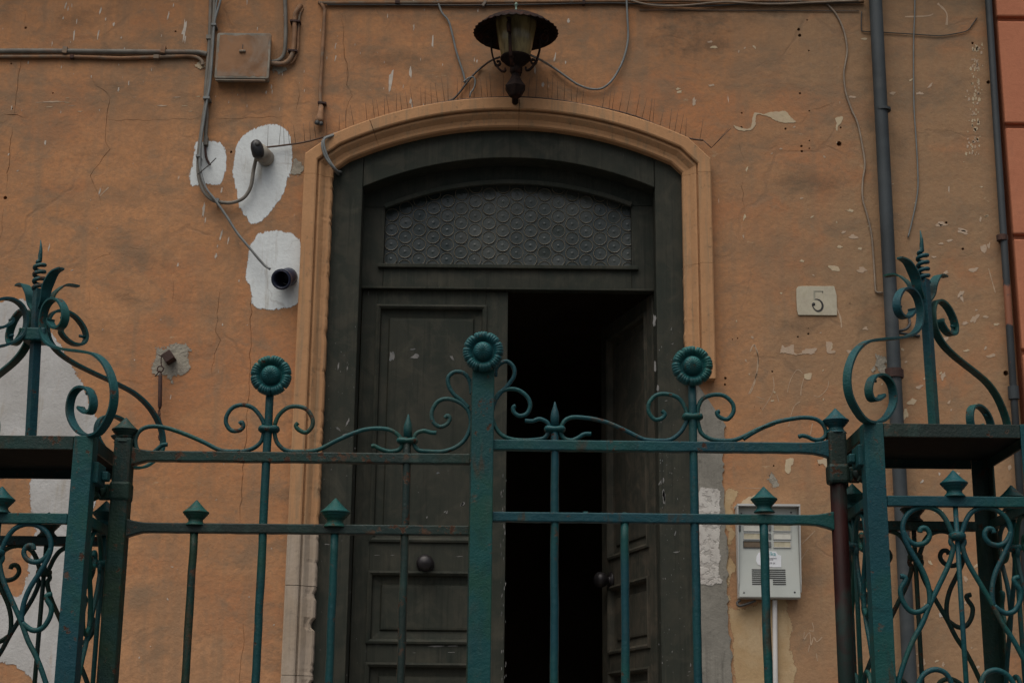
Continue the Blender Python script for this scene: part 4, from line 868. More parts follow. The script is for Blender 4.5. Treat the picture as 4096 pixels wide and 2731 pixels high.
# ------------------------------------------------------------------ house number
nt_ = thing('house_number_tile', 'yellowed marble tile engraved with the house number 5', 'number plate', P('Q', 1050, 770, 0))
tp = [xz(q) for q in PS('Q', [(590,405),(700,398),(1100,402),(1485,400),(1520,520),(1550,640),(1560,1135),(1200,1135),(800,1130),(585,1128),(553,1000),(538,700),(540,460)], -.006)]
part('tile', MB().extrude(tp, -.006, -.0005), MARBLE, nt_, bevel=.0015)
def stroke(pts, ws, Y0, mat, name):
    p = smooth([P('Q', x, y, Y0) for x, y in pts], 5); n = len(p); L, Q_ = [], []
    for i, q in enumerate(p):
        t = (p[min(i+1, n-1)]-p[max(i-1, 0)]).normalized(); nn = Vector((-t.z, 0, t.x)); f = i/(n-1)*(len(ws)-1); k0 = min(int(f), len(ws)-2)
        ww = (ws[k0]+(ws[k0+1]-ws[k0])*(f-k0))*.5/ZOOM['Q'][2]*px_m(q); L.append(xz(q+nn*ww)); Q_.append(xz(q-nn*ww))
    return part(name, MB().strip(L, Q_, Y0-.0006, Y0+.0006), mat, nt_)
stroke([(968,530),(1090,530),(1208,532)], [30, 26, 30], -.0062, WORNINK, 'digit_stroke'); stroke([(1195,530),(1196,572)], [18, 14], -.0066, INK, 'digit_stroke')
stroke([(985,540),(988,640),(990,745)], [44, 44, 40], -.0060, WORNINK, 'digit_stroke')
stroke([(1010,735),(1060,735),(1115,757),(1165,805),(1193,880),(1185,950),(1145,1005),(1075,1028),(1010,1000),(968,950),(942,895),(935,860)], [22, 26, 34, 42, 50, 52, 48, 42, 34, 28, 26, 24], -.0064, INK, 'digit_stroke')
c = P('Q', 966, 855, -.0064); part('digit_dot', MB().lathe([(.0065, 0), (.0065, .0009), (0, .0009)], c, '-Y', 14), INK, nt_)

# ------------------------------------------------------------------ iron hook with hanging rod
hk = thing('wall_hook', 'rusty iron stub in a cement patch with a hanging turnbuckle rod', 'hook', P('D', 1185, 930, 0))
mb = MB().box((-.019, -.05, -.019), (.019, .0, .019)); rm = Matrix.Rotation(R(-35), 4, 'Y'); cc = P('D', 1186, 934, 0); mb.v = [rm @ q + cc for q in mb.v]; part('stub', mb, RUSTDARK, hk, bevel=.003)
Yh = -.04
part('wire_tie', MB().tube(smooth(PS('D', [(1105,905),(1140,920),(1150,925),(1130,910),(1122,950),(1128,985)], Yh), 4), .0022, 6), RUSTDARK, hk)
cc = P('D', 1117, 1003, Yh); part('ring', MB().tube([cc+Vector((.0115*math.cos(i*math.pi/8), 0, .0115*math.sin(i*math.pi/8))) for i in range(16)], .0026, 6, closed=True, normal=Vector((0, 1, 0))), RUSTDARK, hk)
part('wire_tie', MB().tube(smooth(PS('D', [(1080,1055),(1100,1030),(1112,1015),(1125,1040)], Yh), 4), .0024, 6), RUSTDARK, hk)
part('turnbuckle', MB().tube([P('D', 1116, 1035, Yh), P('D', 1117, 1050, Yh), P('D', 1114, 1260, Yh), P('D', 1112, 1280, Yh)], [.004, .0078, .0078, .004], 8), RUSTDARK, hk)
for pts in ([(1112,1275),(1102,1310),(1115,1325),(1112,1280)], [(1108,1320),(1103,1350),(1118,1395),(1122,1370),(1112,1325)], [(1118,1390),(1120,1430),(1108,1465),(1112,1500),(1104,1470)]):
    part('chain_link', MB().tube(smooth(PS('D', pts, Yh), 5), .0024, 6), RUSTDARK, hk)

# ------------------------------------------------------------------ intercom
YI = -.055
ic = thing('intercom', 'pale metal door intercom panel with six name cards and speaker slots', 'intercom', P('J', 800, 600, 0))
ix0, ix1 = P('J', 576, 700, YI).x, P('J', 1036, 700, YI).x; iz0, iz1 = P('J', 800, 922, YI).z, P('J', 800, 235, YI).z
part('housing', MB().box((ix0-.001, YI+.012, iz0-.002), (ix1+.001, -.001, iz1)), ALUSIDE, ic, bevel=.003)
part('faceplate', MB().box((ix0, YI, iz0), (ix1, YI+.011, iz1-.004)), ALU, ic, bevel=.003)
mb = MB().box((ix0-.004, YI-.035, iz1-.0035), (ix1+.004, -.002, iz1+.004))
for xx in (ix0-.004, ix1+.0005): mb.add([(xx, YI-.034, iz1-.004), (xx, YI+.005, iz1-.004), (xx, YI+.005, iz0+.02), (xx, YI-.004, iz0+.05), (xx+.0035, YI-.034, iz1-.004), (xx+.0035, YI+.005, iz1-.004), (xx+.0035, YI+.005, iz0+.02), (xx+.0035, YI-.004, iz0+.05)], [(0,1,2,3),(7,6,5,4),(0,4,5,1),(1,5,6,2),(2,6,7,3),(3,7,4,0)])
part('rain_hood', mb, ALUSIDE, ic)
Yf = YI-.001
def mrect(z0, a, b, c_, d_): p, q = P('M', a, b, Yf), P('M', c_, d_, Yf); return p.x, q.x, q.z, p.z
for i, y in enumerate((505, 608, 712)):
    for j, (xa_, xb_) in enumerate(((235, 455), (610, 822))):
        x0_, x1_, z0_, z1_ = mrect(0, xa_, y-38, xb_, y+34)
        mat = BROWNCARD if (i, j) == (2, 0) else (PAPER2 if (i, j) in ((0, 0), (1, 1)) else PAPER)
        cd = part('name_card', MB().box((x0_, YI-.0022, z0_), (x1_, YI-.0008, z1_)), mat, ic)
        mb = MB(); e = .0022
        mb.box((x0_-e, YI-.004, z1_), (x1_+e, YI-.0005, z1_+e)); mb.box((x0_-e, YI-.004, z0_-e), (x1_+e, YI-.0005, z0_)); mb.box((x0_-e, YI-.004, z0_+.0001), (x0_, YI-.0005, z1_-.0001)); mb.box((x1_, YI-.004, z0_+.0001), (x1_+e, YI-.0005, z1_-.0001))
        part('card_frame', mb, ALUSIDE if (i, j) != (2, 0) else SLOT, ic)
    for xa_ in (185-18, 545):
        x0_, x1_, z0_, z1_ = mrect(0, xa_, y-36, xa_+34, y+34)
        part('button', MB().box((x0_, YI-.005, z0_), (x1_, YI-.0008, z1_)), BUTTON, ic, bevel=.001) if (xa_ > 300 or i == 0) else None
x0_, x1_, z0_, z1_ = mrect(0, 335, 1015, 765, 1225)
for i in range(8):
    zz2 = z1_-(z1_-z0_)*(i+.3)/8; xs_ = x0_ if True else 0
    xr_ = x1_
    part('speaker_slot', MB().box((x0_, YI-.0012, zz2-.0026), ((x0_*.58+x1_*.42) if i > 4 else x1_, YI+.004, zz2+.0010)), SLOT, ic)
    if i > 4: part('speaker_slot', MB().box((x0_*.38+x1_*.62, YI-.0012, zz2-.0026), (x1_, YI+.004, zz2+.0010)), SLOT, ic)
for x, y in ((238, 1312), (875, 1308), (205, 320), (828, 310)):
    part('screw', MB().lathe([(.0032, 0), (.0032, .0012), (0, .0016)], P('M', x, y, YI), '-Y', 10), SLOT if x > 500 else BUTTON, ic)
sp = [xz(q) for q in PS('M', [(395,860),(420,815),(470,795),(560,795),(640,800),(665,840),(705,850),(705,995),(600,995),(470,985),(410,960),(390,915)], YI)]
stk = part('sticker', MB().extrude(sp, YI-.0014, YI-.0004), STICKER, ic)
def text_mesh(body, size, loc, mat, name, parent):
    cu = bpy.data.curves.new(name, 'FONT'); cu.body = body; cu.size = size; cu.extrude = .0002; cu.align_x = 'CENTER'
    o = bpy.data.objects.new('tmp', cu); COL.objects.link(o); dg = bpy.context.evaluated_depsgraph_get(); me = bpy.data.meshes.new_from_object(o.evaluated_get(dg)); bpy.data.objects.remove(o)
    me.name = name; me.materials.clear(); me.materials.append(mat); q = link(name, me, parent); q.location = Vector(loc)-ORG[ic.name]; q.rotation_euler = (R(90), 0, 0); return q
q = P('M', 560, 850, YI-.002); text_mesh('Velka', .021, q, INKTEAL, 'sticker_text', stk)
for x, y, s, bdy in ((548, 890, .009, 'Amministrazioni'), (548, 908, .008, 'condomini'), (575, 955, .009, '06 79 54')): text_mesh(bdy, s, P('M', x, y, YI-.002), INKGREY, 'sticker_text', stk)
run('J', [(848,940,-.02),(848,1000,-.016),(850,1300,-.016),(853,1568,-.016),(858,1900,-.016)], .0092, -.016, WHITEPIPE, 'conduit', 'white plastic conduit running down from the intercom', 'conduit', n=12)
run('J', [(590,940,-.03),(565,960,-.03),(580,985,-.035),(650,965,-.035),(700,945,-.03)], .0050, -.03, DARKCABLE, 'cable', 'dark cable tail curling under the intercom', 'cable')

# ------------------------------------------------------------------ bird spikes over the arch
bs = thing('bird_spikes', 'strip of thin wire bird spikes along the top of the arch', 'bird spikes', P('B', 1180, 540, -.03))
base = smooth(PS('A', [(1775,992),(1900,978),(2050,955),(2200,915),(2352,868)], -.02) + PS('B', [(330,690),(500,636),(700,585),(860,557),(1000,545),(1200,538),(1400,551),(1560,578),(1700,603),(1850,642),(1950,682),(2100,750),(2160,768),(2230,777)], -.03), 5)
part('strip', MB().tube(base, .0040, 6), WIRE, bs)
Ls = [0]
for i in range(1, len(base)): Ls.append(Ls[-1]+(base[i]-base[i-1]).length)
spm = MB().tube([(0, 0, 0), (0, 0, .092)], [.0009, .0007], 5).mesh('spike'); spm.materials.append(WIRE)
nsp = 74
for i in range(nsp):
    t = Ls[-1]*(i+.4+random.uniform(-.3, .3))/nsp; j = max(k_ for k_ in range(len(Ls)) if Ls[k_] <= t); j = min(j, len(base)-2)
    q = base[j].lerp(base[j+1], (t-Ls[j])/max(1e-6, Ls[j+1]-Ls[j])); tn = base[j+1]-base[j]; lean = math.atan2(tn.z, tn.x)
    if random.random() < .12: continue
    inst('spike', spm, bs, q+Vector((0, -.002, 0)), (random.choice((.12, .3, .45))+random.uniform(-.06, .06), -lean*.35+random.uniform(-.12, .12), 0)).scale.z = random.uniform(.78, 1.05)
e0, e1 = P('C', 190, 945, -.03), P('C', 245, 997, -.03)
part('strip', MB().tube([e0, e1], .0022, 6), WIRE, bs); part('spike', MB().tube([e1, P('C', 375, 868, -.06)], .0014, 5), WIRE, bs); part('spike', MB().tube([e1+Vector((.003, 0, .003)), P('C', 360, 870, -.02)], .0013, 5), WIRE, bs)

# ------------------------------------------------------------------ lantern over the door
YL = -.175
def lz(y): return P('O', 800, y, YL).z
lax = P('O', 795, 700, YL).x
lm = thing('wall_lantern', 'rusty wall lantern with scalloped shade and yellowed glass above the arch', 'lamp', (lax, YL, lz(1440)))
k_ = px_m(P('O', 800, 600, YL))/3.7333
mb = MB(); N_ = 108; prof = [(.024, lz(205)), (.045, lz(232)), (.09, lz(300)), (.130, lz(390)), (.152, lz(468)), (.1645, lz(500)), (.163, lz(506)), (.150, lz(476)), (.128, lz(400)), (.088, lz(312)), (.03, lz(250))]
vs2 = []
for (r, h) in prof:
    for i in range(N_):
        a_ = 2*math.pi*i/N_; f = max(0, (r-.08)/.085); cr_ = math.cos(a_*36)*.5+.5
        vs2.append((lax+(r+f*.0045*cr_)*math.cos(a_), YL+(r+f*.0045*cr_)*math.sin(a_), h+f*.0038*(cr_-.5)))
mb.add(vs2, [(i*N_+j, i*N_+(j+1) % N_, (i+1)*N_+(j+1) % N_, (i+1)*N_+j) for i in range(len(prof)-1) for j in range(N_)] + [tuple(range((len(prof)-1)*N_, len(prof)*N_))], True)
part('shade', mb, RUST, lm)
L0 = (lax, YL, 0)
part('finial', MB().lathe([(0, lz(222)), (.0145, lz(206)), (.0150, lz(190)), (.011, lz(175)), (.005, lz(158)), (.0036, lz(120)), (.004, lz(100)), (.0075, lz(80)), (.0078, lz(68)), (.004, lz(50)), (.0015, lz(38)), (0, lz(30))], L0, 'Z', 14), CAPMETAL, lm)
part('lamp_glass', MB().lathe([(.083, lz(300)), (.080, lz(400)), (.068, lz(640)), (.0555, lz(862)), (.0530, lz(865)), (.0, lz(864))], L0, 'Z', 28), LAMPGLASS, lm)
part('cup', MB().lathe([(.050, lz(850)), (.0595, lz(862)), (.0600, lz(885)), (.053, lz(900)), (.044, lz(940)), (.026, lz(985)), (.020, lz(1000)), (.0215, lz(1030)), (.0215, lz(1075)), (.017, lz(1105)), (0, lz(1106))], L0, 'Z', 24), RUST, lm)
part('pedestal', MB().lathe([(.016, lz(1105)), (.0175, lz(1150)), (.030, lz(1235)), (.0445, lz(1310)), (.041, lz(1335)), (.026, lz(1430)), (.022, lz(1445)), (0, lz(1446))], L0, 'Z', 6, False), RUST, lm)
part('wall_arm', MB().tube([(lax, YL, lz(1330)), (lax, -.06, lz(1330)), (lax, -.001, lz(1330))], .014, 10), RUST, lm)
part('wall_rose', MB().lathe([(.034, 0), (.034, .006), (.02, .012), (.016, .012)], (lax, -.0005, lz(1330)), '-Y', 16), RUST, lm)
# scrolled straps: (distance from the axis, height) profile turned to four sides
sr = [(.098, 545), (.112, 520), (.121, 540), (.125, 600), (.119, 650), (.108, 655), (.105, 625)]
st = [(.128, 480), (.114, 470), (.104, 520), (.098, 600), (.0965, 700), (.0925, 800), (.085, 890), (.072, 985), (.058, 1045), (.047, 1062), (.040, 1045), (.041, 1015)]
hk2 = [(.0855, 890), (.080, 960), (.070, 968), (.062, 950), (.061, 920), (.068, 905), (.075, 915)]
for a_ in (R(-104), R(-8), R(172), R(76)):
    dv = Vector((math.cos(a_), math.sin(a_), 0)); nv = Vector((-math.sin(a_), math.cos(a_), 0)); mb = MB()
    sec = [(-.0032, -.006), (.0032, -.006), (.0032, .006), (-.0032, .006)]
    for pr in (st, hk2, sr): mb.sweep(smooth([Vector((lax, YL, 0))+dv*r+Vector((0, 0, lz(y))) for r, y in pr], 5), sec, nv, smooth=False)
    part('scroll_strap', mb, RUST, lm)

# ------------------------------------------------------------------ iron gate, two leaves
YG = -1.95
gk = px_m(P('S', 2048, 1900, YG))
RB = 16.6*gk; RS = 8.8*gk
def rod(z, pts, r=None, k=6, taper=None, Y=YG):
    p = smooth(PS(z, pts, Y), k); r = r or RS; n = len(p); rs = [r]*n
    if taper:
        for i in range(n): rs[i] = r*(1-.25*(i/(n-1))) if taper > 0 else r
    # little end balls on scrolls
    return MB().tube(p, rs, 10)
knobm = MB().lathe([(0, .0335), (.0012, .0330), (.003, .0315), (.012, .0215), (.022, .0110), (.029, .0050), (.0318, .0034), (.0333, .0020), (.0336, .0004), (.0330, -.0012), (.0310, -.0024), (.0302, -.0034), (.0300, -.0052), (.0288, -.0066), (.0262, -.0078), (.0258, -.0090), (.0250, -.0108), (.0218, -.0140), (.0192, -.0165), (.0183, -.0190), (.0186, -.0218), (.0205, -.0250), (.0245, -.0285), (.0262, -.0315), (.0262, -.0325), (0, -.0325)], (0, 0, 0), 'Z', 28).mesh('knob')
def flower_mesh(r0):
    mb = MB(); A_ = 160; rows = [(0, .030), (.10, .0295), (.2, .0280), (.3, .0248), (.38, .0200), (.44, .0125), (.46, .003), (.50, .002), (.55, .006), (.63, .0135), (.74, .0170), (.86, .0155), (.95, .0090), (1.0, .0000), (.98, -.006), (.80, -.008), (0, -.008)]
    vs_ = []
    for q, h in rows:
        for i in range(A_):
            a_ = 2*math.pi*i/A_; rr_ = q*r0; y_ = h*r0/.054
            if q > .5:
                w_ = min(1, (q-.5)/.3); d8 = abs(((a_*8/(2*math.pi)+.5) % 1)-.5)*2*math.pi/8*r0     # distance to a notch
                notch = max(0, 1-d8/.0024); rr_ *= 1-.16*notch*max(0, (q-.72)/.28); y_ -= .009*notch*w_*(1 if h > -.001 else 0)
                y_ += .0017*math.cos(a_*40)*w_*(1 if h > -.001 else 0); rr_ *= 1-.022*max(0, (q-.9)/.1)*(.5+.5*math.cos(a_*48))
                rr_ *= 1-.012*(1-min(1, d8/.010))*max(0, (q-.8)/.2)
            elif 0 < q < .43: y_ += .0009*math.cos(a_*16)*math.cos(q*60)
            vs_.append((rr_*math.cos(a_), -y_, rr_*math.sin(a_)))
    fs = [(i*A_+j, i*A_+(j+1) % A_, (i+1)*A_+(j+1) % A_, (i+1)*A_+j) for i in range(len(rows)-1) for j in range(A_)]
    mb.add(vs_, fs, True); return mb.mesh('rosette')
FL = flower_mesh(153/1.809*gk)
def collar(z, x, y, w, h, parent, mat=TEAL):
    c = P(z, x, y, YG); s = px_m(c)/ZOOM[z][2]; ww, hh = w*s/2, h*s/2
    mb = MB().tube([c+Vector((-ww, 0, 0)), c+Vector((-ww+hh*.4, 0, 0)), c+Vector((-ww+hh, 0, .001)), c+Vector((0, 0, 0)), c+Vector((ww-hh, 0, .001)), c+Vector((ww-hh*.4, 0, 0)), c+Vector((ww, 0, 0))], [hh*.4, hh*.85, hh*1.05, hh*.92, hh*1.05, hh*.85, hh*.4], 12)
    mb.v = [Vector((q.x, YG+(q.y-YG)*1.9, q.z)) for q in mb.v]; part('collar', mb, mat, parent)
def rail(z0, x0, x1, h, mat, parent, flare):
    pts_t, pts_b = [], []
    n = 40
    for i in range(n+1):
        x = x0+(x1-x0)*i/n; d = (x-x0) if flare < 0 else (x1-x); f = max(0, 1-d/.055)**1.6*.014
        jt = .0006*mnoise.noise(Vector((x*40, z0, 0))); jb = .0013*mnoise.noise(Vector((x*55, z0+3, 0)))
        pts_t.append((x, z0+h/2+f*.7+jt)); pts_b.append((x, z0-h/2-f+jb))
    return part('rail', MB().extrude(pts_b + pts_t[::-1], YG-.0135, YG+.0135), mat, parent, bevel=.003)
def bar(z, x, ytop, parent, bottom, mat=TEAL, r=None):
    c = P(z, x, ytop, YG); r = r or RB; zs = [c.z]
    while zs[-1] > bottom: zs.append(max(bottom, zs[-1]-.05))
    return part('bar', MB().tube([(c.x+random.uniform(-.0008, .0008), YG+random.uniform(-.0006, .0006), q) for q in zs], [r*random.uniform(.965, 1.035) for q in zs], 12), mat, parent), c
def knob_at(z, x, y, parent, mat, sc=1.0, Y=YG):
    """y: the widest ring of the knob in the picture."""
    c = P(z, x, y, Y); me = knobm.copy() if not knobm.materials else knobm
    key = mat.name
    if key not in KN: mm = knobm.copy(); mm.name = 'knob'; mm.materials.append(mat); KN[key] = mm
    o = inst('knob', KN[key], parent, c); o.scale = (sc, sc, sc); return c
KN = {}
def rosette(z, x, y, parent, mat):
    if mat.name not in FLM: mm = FL.copy(); mm.materials.append(mat); FLM[mat.name] = mm
    c = P(z, x, y, YG-.014); o = inst('rosette', FLM[mat.name], parent, c); o.rotation_euler = (R(random.uniform(-4, 4)), R(random.uniform(-12, 12)), R(random.uniform(-4, 4))); return c
FLM = {}
def spear(z, x, ytip, ybase, r, parent, mat):
    a_, b_ = P(z, x, ytip, YG), P(z, x, ybase, YG); H_ = a_.z-b_.z
    part('spear_tip', MB().lathe([(0, H_), (.0012, H_*.985), (r*.42, H_*.80), (r*.86, H_*.56), (r, H_*.40), (r*.97, 0), (0, -.002)], b_, 'Z', 14), mat, parent); return b_
BOT = TERR+.06
# leaf with the wide meeting post
g1 = thing('gate_leaf', 'teal iron gate leaf that carries the wide meeting post with the highest rosette', 'gate', (P('S', 1000, 2100, YG).x, YG, BOT), 'leaves of the iron gate')
zt1 = P('F', 700, 1052, YG).z; zm1 = P('K', 700, 415, YG).z
xh1 = P('E', 778, 300, YG).x; xm1 = P('F', 1868, 700, YG).x
rail(zt1, xh1+.018, xm1-.03, .0258, RUSTED, g1, -1); rail(zm1, xh1+.018, xm1-.03, .0240, RUSTED, g1, -1); rail(BOT+.1, xh1+.018, xm1-.03, .026, DEEPGREEN, g1, -1)
ztp = P('E', 790, 5, YG).z
part('hinge_post', MB().box((xh1-.0225, YG-.0225, BOT-.04), (xh1+.0225, YG+.0225, ztp)), DEEPGREEN, g1, bevel=.007)
kc = knob_at('D', 872, 1430, g1, DEEPGREEN, 1.0); part('post_neck', MB().lathe([(.021, 0), (.021, .006), (.017, .010), (.0165, max(.012, kc.z-.03-ztp))], (xh1, YG, ztp), 'Z', 14), DEEPGREEN, g1)
wm = 44.5*gk
part('meeting_post', MB().box((xm1-wm, YG-.026, BOT-.03), (xm1+wm, YG-.014, P('F', 1868, 300, YG).z)), TEAL, g1, bevel=.0025)
part('end_stile', MB().box((xm1-wm-.0035, YG-.0135, BOT-.03), (xm1-wm+.022, YG+.0135, P('F', 1868, 480, YG).z)), DEEPGREEN, g1, bevel=.002)
c = P('F', 1868, 283, YG-.04); o = inst('rosette', FL.copy(), g1, c); o.data.materials.append(ROSE); o.rotation_euler = (R(3), R(14), R(-3))
bar('F', 326, 560, g1, BOT, TEAL); bar('F', 1320, 900, g1, BOT, RUSTED, RB*.98)
bar('E', 1243, 600, g1, BOT, DEEPGREEN, RB*.98); bar('W', 640, 440, g1, BOT, TEAL, RB*.98)
knob_at('E', 1254, 481, g1, TEAL, .98); knob_at('K', 266, 284, g1, TEAL, 1.12)
rosette('F', 333, 455, g1, ROSE); spear('F', 1322, 733, 905, 33/1.809*gk, g1, TEAL)
collar('F', 318, 845, 152, 58, g1); collar('F', 1318, 930, 155, 50, g1)
LEFT = [[(283,812),(262,760),(205,692),(130,668),(60,685),(15,740),(8,800),(45,852),(105,852),(133,822),(122,793),(103,806)],
        [(360,812),(388,745),(450,690),(520,678),(590,700),(630,760),(632,818),(590,866),(540,852),(513,820),(528,797)],
        [(283,850),(265,925),(210,978),(130,1003),(40,1003),(-60,975),(-200,915),(-330,870)],
        [(356,850),(372,930),(420,985),(480,1004),(600,1004),(680,990),(800,930),(900,885),(1000,850),(1100,838),(1190,848),(1248,882),(1278,925)],
        [(1285,935),(1262,990),(1190,1005),(1120,985),(1085,966),(1060,968)],
        [(1358,925),(1385,875),(1438,856),(1490,868),(1530,870)],
        [(1358,935),(1395,993),(1470,1004),(1580,1004),(1680,968),(1745,905),(1778,810),(1765,720),(1715,662),(1645,630),(1580,627),(1530,655),(1497,720),(1503,785),(1548,825),(1600,812),(1628,772),(1612,745),(1590,762)],
        [(1762,690),(1715,640),(1655,590),(1618,525),(1618,465),(1665,430),(1730,440),(1772,500),(1785,590)]]
for pts in LEFT[:2] + LEFT[3:]: part('scroll', rod('F', pts), TEAL, g1)
part('scroll', rod('S', [(960,1804.5),(905,1804),(868,1795),(815,1768),(746,1738),(677,1714),(626,1705),(583,1709),(554,1729),(542,1761),(548,1795),(568,1815),(603,1815),(629,1796),(649,1780),(670,1777)]), TEAL, g1)
part('scroll', rod('F', [(283,850),(265,925),(210,978),(130,1003),(90,1003.5)]), TEAL, g1)
# leaf with the red primed hinge post
g2 = thing('gate_leaf', 'teal iron gate leaf hung on the red primed hinge post by the intercom', 'gate', (P('S', 2700, 2100, YG).x, YG, BOT), 'leaves of the iron gate')
zt2 = P('G', 1100, 988, YG).z; zm2 = P('L', 900, 325, YG).z; xh2 = P('V', 775, 1100, YG).x
rail(zt2, xm1+wm-.02, xh2-.015, .0262, BLUETEAL, g2, 1); rail(zm2, xm1+wm-.02, xh2-.015, .0240, BLUETEAL, g2, 1); rail(BOT+.1, xm1+wm-.02, xh2-.015, .026, DEEPGREEN, g2, 1)
zp2 = P('V', 775, 955, YG).z; zs2 = P('V', 775, 1420, YG).z
part('hinge_post', MB().box((xh2-.0225, YG-.0225, zs2), (xh2+.0225, YG+.0225, zp2)), RUSTED, g2, bevel=.006)
o = part('hinge_post', MB().tube([(xh2, YG, BOT-.04), (xh2, YG, zs2-.001)], .0205, 20), OXIDE, g2); o['label'] = 'round lower hinge post in worn red primer'
kc = knob_at('V', 768, 860, g2, BLUETEAL, 1.0); part('post_neck', MB().lathe([(.021, 0), (.021, .005), (.0165, .009), (.016, max(.011, kc.z-.031-zp2))], (xh2, YG, zp2), 'Z', 14), BLUETEAL, g2)
bar('G', 590, 830, g2, BOT, BLUETEAL); bar('G', 1602, 540, g2, BOT, BLUETEAL, RB*1.03)
bar('L', 940, 340, g2, BOT, BLUETEAL, RB*1.02); bar('J', 762, 340, g2, BOT, BLUETEAL, RB*1.05)
c = P('L', 940, 292, YG); part('rivet_stub', MB().lathe([(.0085, -.004), (.0085, .001), (.005, .0035), (0, .004)], c, 'Z', 10), TEAL, g2)
c = P('L', 650, 290, YG); part('rivet_stub', MB().box((c.x-.008, YG-.006, c.z-.003), (c.x+.006, YG+.006, c.z+.005)), TEAL, g2, bevel=.002)
knob_at('J', 766, 185, g2, BLUETEAL, 1.0); rosette('G', 1603, 395, g2, ROSE); spear('G', 589, 655, 840, 33/1.845*gk, g2, BLUETEAL)
collar('G', 589, 862, 158, 52, g2, BLUETEAL); collar('G', 1605, 770, 154, 56, g2, BLUETEAL)
for pts in [[(150,470),(158,412),(190,375),(240,362),(285,405),(287,470),(240,540),(190,592),(150,650),(128,720)],
            [(128,680),(150,632),(190,585),(260,563),(330,577),(390,628),(407,690),(382,745),(330,762),(288,735),(282,700),(300,688)],
            [(128,780),(150,845),(195,902),(265,933),(350,942),(450,938),(515,922),(548,870)],
            [(556,858),(535,812),(478,785),(425,800),(368,797)], [(622,870),(642,830),(668,793),(720,773),(800,775),(900,790),(1000,820),(1100,865),(1200,915),(1260,938),(1350,944),(1440,938),(1510,890),(1550,830),(1572,770)],
            [(620,866),(640,905),(662,930),(710,942),(760,925),(805,897),(858,895)],
            [(1568,760),(1545,690),(1500,630),(1420,602),(1340,610),(1287,665),(1281,730),(1322,786),(1372,784),(1402,752),(1378,725)],
            [(1642,760),(1650,690),(1685,633),(1762,606),(1840,615),(1900,670),(1906,735),(1862,786),(1805,770),(1785,738),(1806,728)],
            [(1640,775),(1652,835),(1672,890),(1730,930),(1800,943),(1900,942),(1985,913),(2085,863),(2210,815)]]:
    part('scroll', rod('G', pts), BLUETEAL, g2)
part('scroll', rod('V', [(-60,1020),(0,980),(100,925),(230,870),(400,836),(500,828),(590,842),(650,885),(678,945),(672,995),(630,1025),(570,1025),(520,1002),(470,990),(435,1000)]), BLUETEAL, g2)
# ---- hinges: strap round the post, lug and bolt towards the pillar
def hinge(g, xh, zc_, xp, Yp, mat, mat2):
    sgn = 1 if xp > xh else -1
    part('hinge_strap', MB().box((xh-.026, YG-.026, zc_-.026), (xh+.026, YG+.026, zc_+.024)), mat, g, bevel=.008)
    part('hinge_arm', MB().box((xh+sgn*.0262, YG-.012, zc_-.022), (xh+sgn*.055, YG+.006, zc_+.018)), mat, g, bevel=.004)
    part('hinge_pin', MB().tube([(xh+sgn*.050, YG-.028, zc_), (xh+sgn*.050, YG-.018, zc_), (xh+sgn*.050, YG-.0125, zc_)], [.014, .017, .017], 14), mat, g)
    part('hinge_plate', MB().box((xp-sgn*.012, YG-.13, zc_+.0), (xp+sgn*.010, YG-.055, zc_+.052)), mat2, g, bevel=.003)
    part('hinge_bolt', MB().box((xp-sgn*.028, YG-.10, zc_+.012), (xp-sgn*.0122, YG-.07, zc_+.034)), mat2, g, bevel=.003)
    part('hinge_lug', MB().extrude([(xh+sgn*.045, zc_-.02), (xh+sgn*.075, zc_-.035), (xp+sgn*.004, zc_+.002), (xp+sgn*.004, zc_+.03), (xh+sgn*.06, zc_+.01)], YG-.07, YG-.030), mat, g, bevel=.003)

# ------------------------------------------------------------------ iron cage pillars with scrolled crowns
YP = -2.10; W_ = .43
def crown_pt(x, y):
    """right pillar's front leg as seen: (outward along each axis, height over the plate)."""
    rodx = 826 + (y-560)*.0775
    d_ = max(0., (rodx - x))/1976.; y0 = 1470 - 112*(d_/.205)
    return d_, (y0-y)/2420.
LEG = [crown_pt(*q) for q in [(745,630),(747,655),(724,686),(692,695),(658,672),(641,620),(650,560),(685,511),(735,507),(780,553),(804,640),(799,730),(765,787),(705,819),(620,836),(520,850),(440,872),(378,930),(340,1020),(330,1110),(345,1200),(385,1280),(440,1345),(505,1362),(565,1340),(610,1280),(626,1210),(610,1130),(570,1080),(520,1070),(480,1100),(465,1160),(478,1212),(510,1226),(545,1205),(552,1190)]]
LEAF = [crown_pt(*q) for q in [(815,560),(785,500),(768,430),(742,375),(706,325),(655,303)]]
